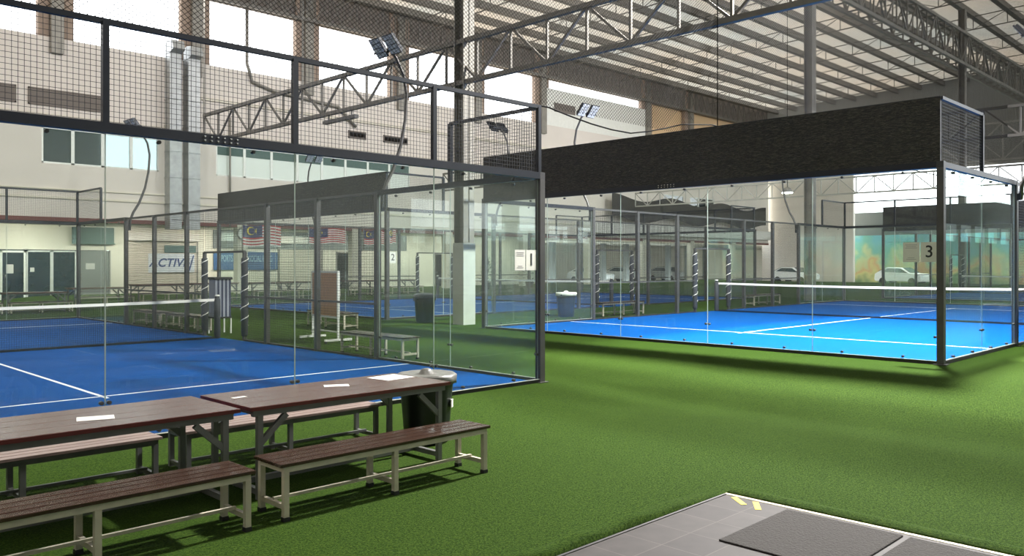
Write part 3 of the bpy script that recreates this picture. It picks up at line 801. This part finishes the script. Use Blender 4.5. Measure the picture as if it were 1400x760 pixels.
text_mesh('ACTIVE', 0.62, M['activet'], 'lettering', b, (-0.15, -0.023, 0.0), (PI / 2, 0, 0), 0.25, 0.002, bold=0.012)
mb = MB(); mb.bar((0.95, -0.024, -0.38), (1.18, -0.024, 0.42), 0.07, 0.01); mb.bar((0.85, -0.024, -0.05), (1.22, -0.024, 0.02), 0.05, 0.01); mb.bar((0.72, -0.024, -0.4), (1.15, -0.024, 0.3), 0.05, 0.01)
mb.build('emblem', M['activet'], b)
tag(MB().box(17.9, GYW - 0.12, 2.34, 19.6, GYW - 0.06, 2.72).build('header_board', M['green']), 'dark green strip board above the pale banner', 'board')
b, w, h = banner(20.6, 24.5, 1.40, 2.42, 'banb', 'blue banner with pale capital lettering right of the clock column', GYW - 0.06)
text_mesh('SPORTS WORLD SOCIAL BROG', 0.52, M['bant'], 'lettering', b, (0, -0.023, 0.12), (PI / 2, 0, 0), 0, 0.002, sx=0.44, bold=0.006)
ck = thing('wall_clock', 'round pale clock on the cream column under the facade', 'clock', (20.27, FY - 0.1, 3.30))
MB().tube([(0.30 * math.cos(t), -0.05, 0.30 * math.sin(t)) for t in [2 * PI * i / 24 for i in range(25)]], 0.045, 8, caps=False).build('rim', M['galv'], ck)
mb = MB(); mb.poly([(0.28 * math.cos(2 * PI * i / 24), -0.04, 0.28 * math.sin(2 * PI * i / 24)) for i in range(24)], (0, 0.03, 0)); mb.build('face', M['white'], ck)
MB().bar((0, -0.05, 0), (0.02, -0.05, 0.2), 0.02).bar((0, -0.05, 0), (0.13, -0.05, -0.05), 0.02).build('hands', M['ink'], ck)
for i, (x, lab) in enumerate(((10.2, 'round lit ceiling lamp under the soffit, the left one'), (11.2, 'round lit ceiling lamp under the soffit, the right one'))):
    tag(MB().lathe([(0.18, -0.06), (0.2, -0.03), (0.2, 0.0)], 16, (x, FY + 1.2, 3.62)).build('ceiling_lamp', M['tube']), lab, 'lamp', 'soffit lamps')

# flags hung on a line in front of the building
def flag_mesh(w, h):
    mb = MB(); nx, ny = 14, 14
    def P(i, j): return (w * i / nx, 0.05 * math.sin(i * 0.9) * (i / nx), -h * j / ny - 0.04 * math.sin(i * 0.5))
    for j in range(ny + 1):
        for i in range(nx + 1): mb.v.append(P(i, j))
    for j in range(ny):
        for i in range(nx):
            q = j * (nx + 1) + i; mb.f.append((q, q + 1, q + nx + 2, q + nx + 1)); mb.m.append(2 if (i < 7 and j < 8) else (0 if j % 2 == 0 else 1)); mb.sm.append(False)
    return mb
def add_flag(x, y, z, w, h, rz, lab):
    f = thing('flag', lab, 'flag', (x, y, z), rz, 'striped flags on the building')
    c = flag_mesh(w, h).build('cloth', [M['red'], M['flagw'], M['navy']], f)
    s = c.modifiers.new('thick', 'SOLIDIFY'); s.thickness = 0.004
    e = MB(); n = 18; cx, cz = w * 0.2, -h * 0.28; r = h * 0.2
    out = [(cx + r * math.cos(R(40 + 280 * i / n)), -0.02, cz + r * math.sin(R(40 + 280 * i / n))) for i in range(n + 1)]
    inn = [(cx + r * 0.22 + r * 0.8 * math.cos(R(320 - 280 * i / n)), -0.02, cz + r * 0.8 * math.sin(R(320 - 280 * i / n))) for i in range(n + 1)]
    for i in range(n): e._add([out[i], out[i + 1], inn[n - i - 1], inn[n - i]], [(0, 1, 2, 3)])
    st = [(w * 0.36 + r * (1 if i % 2 == 0 else 0.5) * 0.75 * math.cos(PI * i / 7), -0.02, cz + r * (1 if i % 2 == 0 else 0.5) * 0.75 * math.sin(PI * i / 7)) for i in range(14)]
    e.poly(st, (0, 0.004, 0))
    e.build('crescent_and_star', M['yellow'], f)
    MB().cyl((-0.02, 0, 0.08), (-0.02, 0, -h - 0.3), 0.02, 8).build('staff', M['galv'], f)
add_flag(18.3, 36, 3.55, 1.95, 0.98, 0, 'red and white striped flag, leftmost, by the clock column')
add_flag(21.8, 36, 3.5, 2.05, 0.75, R(-4), 'red and white striped flag, second from the left, above the tan board')
add_flag(25.05, 36, 3.5, 1.35, 0.75, R(3), 'red and white striped flag left of the corner post of the back court')
add_flag(26.7, 36, 3.6, 0.6, 0.75, R(20), 'narrow red and white striped flag right of the corner post of the back court')
tag(MB().tube([(15 + i, 36, 3.66 + 0.01 * (i % 3)) for i in range(22)], 0.012, 6).build('flag_line', M['cord']), 'thin cord strung in front of the building carrying the striped flags', 'cord')
# rest of the ground floor behind the back court: upper panel band and dark door openings
struct(MB().box(20.6, GYW - 0.06, 2.6, 34, GYW, 3.62), 'wall_panel', M['grey'])
window(8, 21.0, 3.0, 23.2, 3.55, 2, 'frostpane', GYW - 0.14)
for n_, (a, c) in enumerate(((28.5, 30.3), (36.4, 38.8))):
    door(3 + n_, a, c, 2.5, 'grey', 'galv')

# ------------------------------------------------------------------ far end, outdoors, cars
struct(MB().box(76, -9, 10.0, 76.2, 41, 20), 'wall_right_upper', M['clad'])
struct(MB().box(75.7, -9, 9.9, 76.0, 41, 10.1), 'trim_6', M['galvl'])
lattice((75.2, -9), (75.2, 41), 10.2, 13.2, 3.2, 0.14, 0.1, 'roof_truss', mat='galvl', cross=True)
struct(MB().box(78, -30, -0.2, 78.3, 33.5, 4.4), 'wall_right', M['mural'])
struct(MB().box(79, -30, 4.4, 90, 34, 6.6).box(79, 5, 6.6, 90, 14, 8.4), 'far_building_wall', M['grey'])
struct(MB()._add([(-60, 47, -0.06), (170, 47, -0.06), (170, 120, -0.06), (-60, 120, -0.06)], [(0, 1, 2, 3)]), 'ground_outside', M['asphalt'])
struct(MB()._add([(70, -60, -0.04), (170, -60, -0.04), (170, 47, -0.04), (70, 47, -0.04)], [(0, 1, 2, 3)]), 'ground_outside', M['asphalt'])
struct(MB().box(47, 55, -0.2, 120, 55.2, 3.7), 'wall_carport', M['wall2'])
struct(MB().box(47, 41.3, 3.6, 120, 55.2, 3.75), 'ceiling_carport', M['wall2'])
for k in range(9): struct(MB().box(48 + 3.4 * k, 46.6, -0.2, 48.4 + 3.4 * k, 47.0, 3.6), 'column', M['grey'])
struct(MB().box(47, 39.5, 4.1, 76, 39.9, 4.9), 'trim_7', M['white'])
struct(MB().box(76.6, 31.8, -0.2, 77, 41, 10.0), 'wall_right_end', M['wall'])
mb = MB(); mb.box(38, 66, 0, 78, 70, 17.0); struct(mb, 'far_building_wall', M['orange'])
def car_proto():
    c = thing('car', '', 'car')
    prof = [(-2.1, 0.35), (-2.12, 0.75), (-1.95, 0.95), (-1.1, 1.02), (-0.35, 1.46), (0.9, 1.5), (1.75, 1.12), (2.05, 0.95), (2.1, 0.45), (2.0, 0.32), (-1.95, 0.28)]
    m = MB(); m.poly([(x, -0.86, z) for x, z in prof], (0, 1.72, 0)); m.build('body', M['carw'], c, bevel=0.09)
    g = MB()
    for s in (-1, 1): g.poly([(x, s * 0.865, z) for x, z in ((-0.95, 1.03), (-0.33, 1.40), (0.82, 1.43), (1.45, 1.12))], (0, s * 0.006, 0))
    g.poly([(-1.12, -0.7, 1.06), (-1.12, 0.7, 1.06), (-0.42, 0.62, 1.46), (-0.42, -0.62, 1.46)], (-0.02, 0, 0.02))
    g.poly([(1.74, -0.7, 1.16), (1.74, 0.7, 1.16), (0.98, 0.62, 1.5), (0.98, -0.62, 1.5)], (0.02, 0, 0.03))
    g.build('windows', M['carg'], c)
    for x in (-1.3, 1.3):
        for s in (-1, 1):
            w = MB(); w.tube([(x, s * 0.70, 0.31), (x, s * 0.88, 0.31)], 0.31, 20).build('wheel', M['rubber'], c)
    l = MB()
    for s in (-1, 1): l.box(-2.13, s * 0.45, 0.66, -2.05, s * 0.78, 0.80)
    l.build('headlight', M['lampglass'], c)
    return c
car0 = car_proto()
for i, (x, y, rz, lab) in enumerate(((60.5, 50.0, 100, 'white car parked outside, seen through the left panes of the right court'),
        (66.0, 50.0, 95, 'white car parked outside, second from the left beyond the right court'),
        (72.5, 49.5, 80, 'white car parked outside behind the net post of the right court'),
        (73.5, 36.0, 80, 'white car parked outside, behind the middle panes of the right court'),
        (74.0, 26.5, 80, 'white car parked by the painted wall at the far end'))):
    if i == 0: car0.location = (x, y, -0.05); car0.rotation_euler = (0, 0, R(rz)); tag(car0, lab, None, 'parked white cars')
    else: dup(car0, (x, y, -0.05), R(rz), lab)
# wall closing the near side behind the camera
mb = MB(); mb.box(-14, -9.2, -0.2, 76, -9, 3.2).box(-14, -9.2, 4.3, 76, -9, 6.2).box(-14, -9.2, 6.2, 30, -9, 18.4).box(30, -9.2, 17.0, 76, -9, 18.4)
for k in range(31): mb.box(-14 + k * 3.0, -9.2, 3.2, -14 + k * 3.0 + (3.0 if k < 11 else 0.9), -9, 4.3)
struct(mb, 'wall_front', M['grey'])
struct(MB().box(-14.2, -9, -0.2, -14, 47, 17.5), 'wall_left', M['wall'])

# ------------------------------------------------------------------ tables and benches
def make_table():
    t = thing('picnic_table', '', 'table')
    L, W, H = 2.0, 0.86, 0.725
    m = MB(); pw = W / 4
    for k in range(4): m.box(-L / 2 + 0.006, -W / 2 + k * pw + 0.001, H - 0.028, L / 2 - 0.006, -W / 2 + (k + 1) * pw - 0.001, H)
    top = m.build('tabletop', M['wood'], t, bevel=0.003)
    MB().box(-L / 2, -W / 2 - 0.006, H - 0.03, L / 2, -W / 2, H - 0.002).box(-L / 2, W / 2, H - 0.03, L / 2, W / 2 + 0.006, H - 0.002).box(-L / 2, -W / 2, H - 0.03, -L / 2 + 0.006, W / 2, H - 0.002).box(L / 2 - 0.006, -W / 2, H - 0.03, L / 2, W / 2, H - 0.002).build('edge_strip', M['edge'], t)
    m = MB(); a = L / 2 - 0.04; b = W / 2 - 0.05; zt = H - 0.055
    for s in (-1, 1): m.bar((-a, s * b, zt), (a, s * b, zt), 0.04, 0.05); m.bar((s * (a - 0.06), -b, zt), (s * (a - 0.06), b, zt), 0.04, 0.05)
    m.build('apron', M['steel'], t)
    for sx in (-1, 1):
        for sy in (-1, 1):
            x = sx * (a - 0.06)
            MB().box(x - 0.022, sy * b - 0.022, 0.0, x + 0.022, sy * b + 0.022, H - 0.08).build('leg', M['steel'], t)
            MB().bar((x - sx * 0.23, sy * b, H - 0.09), (x, sy * b, H - 0.30), 0.035, 0.045).build('brace', M['steel'], t)
        MB().bar((sx * (a - 0.06), -b, 0.06), (sx * (a - 0.06), b, 0.06), 0.04, 0.045).build('foot_bar', M['steel'], t)
    MB().bar((-a + 0.06, 0, 0.06), (a - 0.06, 0, 0.06), 0.045, 0.045).build('stretcher', M['steel'], t)
    return t
def make_bench(slat, frame):
    t = thing('bench', '', 'bench'); L, W, H = 2.02, 0.40, 0.41
    n = 4; g = 0.014; pw = (W - g * (n - 1)) / n
    for k in range(n):
        y = -W / 2 + k * (pw + g)
        MB().box(-L / 2, y, H - 0.024, L / 2, y + pw, H).build('seat_slat', M[slat], t, bevel=0.003)
    m = MB(); b = W / 2 - 0.03
    for s in (-1, 1): m.bar((-L / 2 + 0.03, s * b, H - 0.045), (L / 2 - 0.03, s * b, H - 0.045), 0.035, 0.04)
    for x in (-L / 2 + 0.05, 0, L / 2 - 0.05): m.bar((x, -b, H - 0.045), (x, b, H - 0.045), 0.035, 0.04)
    m.build('seat_frame', M[frame], t)
    for x in (-L / 2 + 0.05, 0.0, L / 2 - 0.05):
        for s in (-1, 1):
            lg = MB().box(x - 0.02, s * b - 0.02, 0.022, x + 0.02, s * b + 0.02, H - 0.06).build('leg', M[frame], t)
            MB().box(x - 0.024, s * b - 0.024, 0.0, x + 0.024, s * b + 0.024, 0.03).build('rubber_foot', M['rubber'], lg)
        MB().bar((x, -b, 0.10), (x, b, 0.10), 0.03, 0.035).build('cross_bar', M[frame], t)
    MB().bar((-L / 2 + 0.05, 0, 0.125), (L / 2 - 0.05, 0, 0.125), 0.025, 0.022).build('stretcher', M[frame], t)
    return t
def put(proto, state, loc, rz, label, group):
    if not state: proto.location = loc; proto.rotation_euler = (0, 0, rz); tag(proto, label, None, group); state.append(1); return proto
    return dup(proto, loc, rz, label, group)
tb = make_table(); ts = []; be = make_bench('slat', 'cream'); bs = []; bo = make_bench('slatold', 'steel'); os_ = []
g0 = -0.10
put(tb, ts, (4.03, 6.27, g0), 0, 'brown topped steel table nearest the black bin', 'tables')
put(tb, ts, (1.96, 6.29, g0), 0, 'brown topped steel table cut by the left edge of the picture', 'tables')
put(be, bs, (3.955, 5.43, g0), 0, 'front bench with glossy brown slats and cream legs before the table with papers', 'benches')
put(be, bs, (1.74, 5.42, g0), 0, 'front brown slatted bench cut by the left edge of the picture', 'benches')
put(bo, os_, (3.95, 7.02, g0), 0, 'weathered slatted bench between the table and the court glass, left of the black bin', 'benches')
put(bo, os_, (1.74, 6.98, g0), 0, 'weathered slatted bench behind the left table, cut by the picture edge', 'benches')
put(be, bs, (9.20, 12.75, 0.0), PI / 2, 'brown bench with pale legs just outside the glass of the left court', 'benches')
put(be, bs, (11.3, 17.6, G(11.3, 17)), PI / 2 - 0.1, 'brown bench with white legs behind the tan board', 'benches')
put(be, bs, (9.3, 21.3, 0.0), PI / 2, 'low bench outside the mesh of the left court beside the net, the nearer one', 'benches')
put(be, bs, (9.3, 23.6, 0.0), PI / 2, 'low bench outside the mesh of the left court beside the net, the farther one', 'benches')
put(be, bs, (19.4, 14.95, 0.21), 0, 'pale bench beside the pale topped bin, along the right court', 'benches')
put(be, bs, (28.0, 14.95, 0.21), 0, 'distant bench along the left side of the right court, beyond its net', 'benches')
far = [(6.6, 33.0), (8.8, 33.0), (11.0, 33.2), (13.2, 33.0), (15.6, 33.4), (17.9, 33.0), (20.2, 33.3), (23.4, 34.0), (25.6, 34.0)]
nm_ = ['first', 'second', 'third', 'fourth', 'fifth', 'sixth', 'seventh', 'eighth', 'ninth']
for i, (x, y) in enumerate(far):
    z = G(x, y)
    put(tb, ts, (x, y, z), 0, 'distant table by the building, %s in its row from the left' % nm_[i], 'distant tables by the building')
    put(be, bs, (x, y - 0.85, z), 0, 'distant bench by the building, before the %s table from the left' % nm_[i], 'distant benches by the building')
# papers stuck on the tables
def paper(x, y, w, d, rz, lab):
    o = MB().box(-w / 2, -d / 2, 0, w / 2, d / 2, 0.002).build('paper_sheet', M['paper']); o.location = (x, y, g0 + 0.7255); o.rotation_euler = (0, 0, rz); tag(o, lab, 'paper', 'papers on the tables')
    return o
paper(4.80, 6.45, 0.34, 0.30, 0.1, 'large white paper on the end of the table by the black bin')
paper(4.13, 6.36, 0.22, 0.13, -0.5, 'small white label in the middle of the table by the black bin')
paper(3.20, 6.36, 0.12, 0.05, 0.1, 'tiny white label on the left end of the table by the black bin')
paper(2.05, 6.22, 0.24, 0.17, -0.3, 'white label on the table cut by the left edge')

# ------------------------------------------------------------------ bins
def make_bin(mat, bag, lidded=False):
    b = thing('waste_bin', '', 'bin')
    prof = [(0.215, 0.0), (0.225, 0.02), (0.27, 0.60), (0.275, 0.62)]
    MB().lathe(prof, 48, wob=lambda k, i: 1 + (0.012 if (k // 2) % 2 == 0 else -0.012) * (1 if 0 < i < 3 else 0)).build('body', M[mat], b)
    MB().lathe([(0.275, 0.615), (0.295, 0.62), (0.297, 0.665), (0.285, 0.69), (0.27, 0.69), (0.262, 0.66)], 40).build('rim', M[mat], b)
    for s in (-1, 1): MB().tube([(s * 0.28, -0.08, 0.60), (s * 0.33, -0.06, 0.585), (s * 0.33, 0.06, 0.585), (s * 0.28, 0.08, 0.60)], 0.014, 8).build('handle', M[mat], b)
    if bag:
        random.seed(3)
        w = [[1 + 0.05 * random.uniform(-1, 1) for k in range(28)] for i in range(8)]
        bg = MB().lathe([(0.300, 0.60), (0.306, 0.68), (0.285, 0.70), (0.24, 0.70), (0.14, 0.69), (0.08, 0.70), (0.05, 0.74), (0.02, 0.75)], 28, wob=lambda k, i: w[i][k])
        bg.build('liner_bag', M['bag' if bag == 1 else 'white'], b)
    if lidded: MB().lathe([(0.29, 0.69), (0.29, 0.71), (0.22, 0.75), (0.05, 0.765)], 32).build('lid', M[mat], b)
    return b
bn = make_bin('binp', 1); bn.location = (5.36, 6.60, g0 + 0.002); bn.rotation_euler = (0, 0, 0.6); tag(bn, 'black ribbed round bin with a grey liner bag, behind the table end', None, 'waste bins')
MB().box(-0.03, -0.275, 0.36, 0.03, -0.262, 0.44).build('sticker', M['paper'], bn)
b2 = make_bin('bluebin', 0, True); b2.location = (13.55, 16.75, G(13.5, 16.7)); tag(b2, 'dark navy bin beside the white sleeved column', None, 'waste bins')
b3 = make_bin('bluebin', 2); b3.location = (17.9, 15.7, 0.21); tag(b3, 'bin with a pale bag bulging from its top, seen through the right court glass', None, 'waste bins')
b4 = make_bin('bluebin', 0, True); b4.location = (17.72, 3.84, 0.21); tag(b4, 'dark bin just outside the right side glass of the right court', None, 'waste bins')
bk = thing('bucket', 'small white bucket standing behind the left court', 'bucket', (14.1, 29.2, 0.21))
MB().lathe([(0.13, 0), (0.16, 0.30), (0.17, 0.31)], 20).build('pail', M['white'], bk)
MB().tube([(0.165 * math.cos(t), 0, 0.30 + 0.12 * math.sin(t)) for t in [PI * i / 10 for i in range(11)]], 0.006, 6).build('handle', M['galv'], bk)

# ------------------------------------------------------------------ easel board, striped bin, signs, plants
ea = thing('display_board', 'tan display board in a white wheeled frame outside the left court', 'display board', (10.0, 15.85, G(10, 15.8)), R(-6))
MB().box(-0.02, -0.60, 0.56, 0.02, 0.60, 1.50).build('board', M['cork'], ea)
mb = MB()
for z in (0.54, 1.52): mb.bar((0, -0.63, z), (0, 0.63, z), 0.045)
for y in (-0.62, 0.62): mb.bar((0, y, 0.52), (0, y, 1.54), 0.05)
mb.build('frame', M['white'], ea)
for y in (-0.62, 0.62):
    MB().box(-0.02, y - 0.022, 0.06, 0.02, y + 0.022, 0.56).build('leg', M['white'], ea)
    MB().bar((-0.32, y, 0.06), (0.32, y, 0.06), 0.045).build('foot', M['white'], ea)
    for x in (-0.29, 0.29): MB().cyl((x, y - 0.015, 0.02), (x, y + 0.015, 0.02), 0.025, 12).build('caster', M['rubber'], ea)
MB().bar((0, -0.62, 0.22), (0, 0.62, 0.22), 0.03).build('cross_bar', M['white'], ea)

st = thing('striped_fabric_stand', 'tall blue and white striped fabric stand behind the net post', 'stand', (9.38, 19.65, 0.0))
m = MB()
for k in range(8): m.box(-0.20 + k * 0.05, -0.18, 0.42, -0.15 + k * 0.05, 0.18, 1.34, k % 2)
m.build('cover', [M['stripe1'], M['stripe2']], st)
m = MB().box(-0.23, -0.21, 1.34, 0.23, 0.21, 1.40).box(-0.22, -0.2, 0.38, 0.22, 0.2, 0.42); m.build('cap', M['rubber'], st)
for sx in (-1, 1):
    for sy in (-1, 1): MB().box(sx * 0.2 - 0.015, sy * 0.18 - 0.015, 0, sx * 0.2 + 0.015, sy * 0.18 + 0.015, 0.4).build('leg', M['white'], st)

def court_sign(num, loc, rz, w, h, info, lab, col='ink'):
    s = thing('court_number_sign', lab, 'sign', loc, rz, 'court number signs')
    MB().box(-w / 2, -0.006, -h / 2, w / 2, -0.002, h / 2).build('sheet', M['paper'], s)
    text_mesh(num, h * 0.85, M[col], 'lettering', s, (0, -0.008, 0), (PI / 2, 0, 0), 0, 0.001, bold=0.002)
    if info:
        i = thing('info_sheet', lab.replace('number sheet', 'information sheet').split(' reading')[0] + ', beside the number', 'notice', (0, 0, 0), 0, 'paper notices')
        i.location = Vector(loc) + Matrix.Rotation(rz, 4, 'Z') @ Vector((-w * 1.08, 0, 0)); i.rotation_euler = (0, 0, rz)
        MB().box(-w / 2, -0.006, -h / 2, w / 2, -0.002, h / 2).build('sheet', M['paper'], i)
        m = MB()
        for k, (a, b, z) in enumerate(((-0.36, 0.36, 0.36), (-0.3, 0.3, 0.28), (-0.36, 0.36, 0.2), (-0.2, 0.2, -0.3), (-0.3, 0.3, -0.38))): m.box(a * w, -0.008, z * h, b * w, -0.006, z * h + h * 0.025)
        m.build('printed_lines', M['greyink'], i)
court_sign('1', (8.575, 8.19, 1.775), 0, 0.21, 0.29, True, 'white number sheet on the left court glass reading 1')
court_sign('3', (13.27, 4.36, 1.90), -PI / 2, 0.24, 0.30, True, 'white number sheet on the right court glass reading 3')
court_sign('2', (13.63, 18.235, 1.90), 0, 0.20, 0.30, False, 'white number sheet on the back court glass reading 2')
def shrub(x, y, r, h, lab):
    p = thing('potted_shrub', lab, 'plant', (x, y, G(x, y)), 0, 'potted shrubs behind the back court')
    MB().lathe([(0.2, 0), (0.28, 0.4), (0.3, 0.42)], 20).build('pot', M['rubber'], p)
    m = MB(); random.seed(int(x * 10))
    for k in range(420):
        t = random.random(); a = random.random() * 2 * PI; rr = r * (1 - t * 0.75) * math.sqrt(random.random()); z = 0.42 + t * h
        d = Vector((math.cos(a), math.sin(a), random.uniform(-0.2, 0.9))).normalized(); q = Vector((rr * math.cos(a), rr * math.sin(a), z)); s = Vector((-math.sin(a), math.cos(a), 0)) * 0.035
        m._add([q, q + d * 0.09 + s, q + d * 0.2, q + d * 0.09 - s], [(0, 1, 2, 3)])
    m.build('foliage', M['plant'], p)
    MB().cyl((0, 0, 0.4), (0, 0, 0.42 + h * 0.7), 0.03, 8).build('stem', M['brown'], p)
shrub(32.0, 36.5, 0.9, 1.7, 'dark potted shrub by the building, left of the white sleeved column'); shrub(34.4, 36.6, 0.7, 1.5, 'dark pointed potted shrub just left of the white sleeved column'); shrub(38.2, 36.6, 1.0, 1.5, 'dark potted shrub right of the white sleeved column')

# sagging shade netting hung far behind the right court
mb = MB(); n = 30
for i in range(n + 1):
    x = 50 + 24 * i / n; zt = 7.2 - 0.5 * math.sin(PI * i / n * 3) ** 2
    mb.v += [(x, 39.2, zt), (x, 39.2, zt - 1.7)]
for i in range(n): mb.f.append((2 * i, 2 * i + 2, 2 * i + 3, 2 * i + 1)); mb.m.append(0); mb.sm.append(False)
o = mb.build('shade_net', M['shade']); s = o.modifiers.new('thick', 'SOLIDIFY'); s.thickness = 0.01
tag(o, 'grey shade net sagging along the building far behind the right court', 'shade net')
# LED tubes and one lit high-bay lamp
hb = thing('high_bay_lamp', 'lit high-bay lamp hanging far behind the right court', 'lamp', (30.0, 15.0, 4.45))
MB().lathe([(0.2, 0), (0.2, 0.04)], 16).build('lens', M['tube'], hb); MB().lathe([(0.21, 0.04), (0.12, 0.2), (0.04, 0.24)], 16).build('housing', M['galv'], hb)
MB().cyl((0, 0, 0.24), (0, 0, 8.9), 0.012, 6).build('cable', M['cord'], hb)

bl = thing('linear_lamp', 'dark bar shaped lamp hanging under the lattice truss', 'lamp', (13.7, 20.9, 6.0))
MB().box(-0.07, -0.85, -0.05, 0.07, 0.85, 0.05).build('housing', M['post'], bl)
for y_ in (-0.6, 0.6): MB().bar((0, y_, 0.05), (0, y_, 0.30), 0.03).build('hanger', M['post'], bl)
for i, (x_, y_, a_) in enumerate(((5.66, 3.22, 0.9), (5.64, 3.06, 0.9))):
    o = MB().box(-0.10, -0.022, 0, 0.10, 0.022, 0.002).build('floor_tape', M['yellow']); o.location = (x_, y_, TZ + 0.001); o.rotation_euler = (0, 0, a_ - 0.3 * i)
    tag(o, ['short yellow tape strip on the tiles nearest the tile corner', 'short yellow tape strip on the tiles beside the pale metal edge'][i], 'tape', 'tape strips on the tiles')

# ------------------------------------------------------------------ camera and light
cam = bpy.data.cameras.new('camera'); co = bpy.data.objects.new('camera', cam); COL.objects.link(co)
co.location = (0, 0, 1.715); co.rotation_euler = (PI / 2, 0, R(-45.0))
cam.sensor_width = 36.0; cam.lens = 1129.0 / 1400 * 36; cam.shift_y = (361.3 - 380.0) / 1400.0; cam.clip_end = 500
SC.camera = co
w = bpy.data.worlds.new('sky'); SC.world = w; w.use_nodes = True
bg = w.node_tree.nodes['Background']; bg.inputs[0].default_value = (0.93, 0.97, 1.0, 1); bg.inputs[1].default_value = 2.5
def light(kind, name, loc, aim, power, color=(1, 1, 1), **kw):
    l = bpy.data.lights.new(name, kind); l.energy = power; l.color = color
    for k, v in kw.items(): setattr(l, k, v)
    o = bpy.data.objects.new(name, l); COL.objects.link(o); o.location = loc
    o.rotation_euler = (Vector(aim) - Vector(loc)).to_track_quat('-Z', 'Y').to_euler()
    return o
light('SUN', 'sun', (0, 0, 40), (-9, -4, 20), 5.0, (1, 0.95, 0.88), angle=R(2))
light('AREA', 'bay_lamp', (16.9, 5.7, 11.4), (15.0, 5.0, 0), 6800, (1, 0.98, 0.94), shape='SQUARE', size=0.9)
for k in range(8): light('AREA', 'soffit_lamp', (11 + 4.5 * k, 41.8, 3.5), (11 + 4.5 * k, 43.2, 0), 60, (1, 0.97, 0.88), shape='RECTANGLE', size=2.0, size_y=0.3)
for k in range(5): light('AREA', 'facade_fill', (4 + 11 * k, 27.0, 14.0), (6 + 11 * k, 40, 6), 330, (1, 0.98, 0.95), shape='SQUARE', size=1.2)  # added fill lights without fixtures, only to brighten the back facade
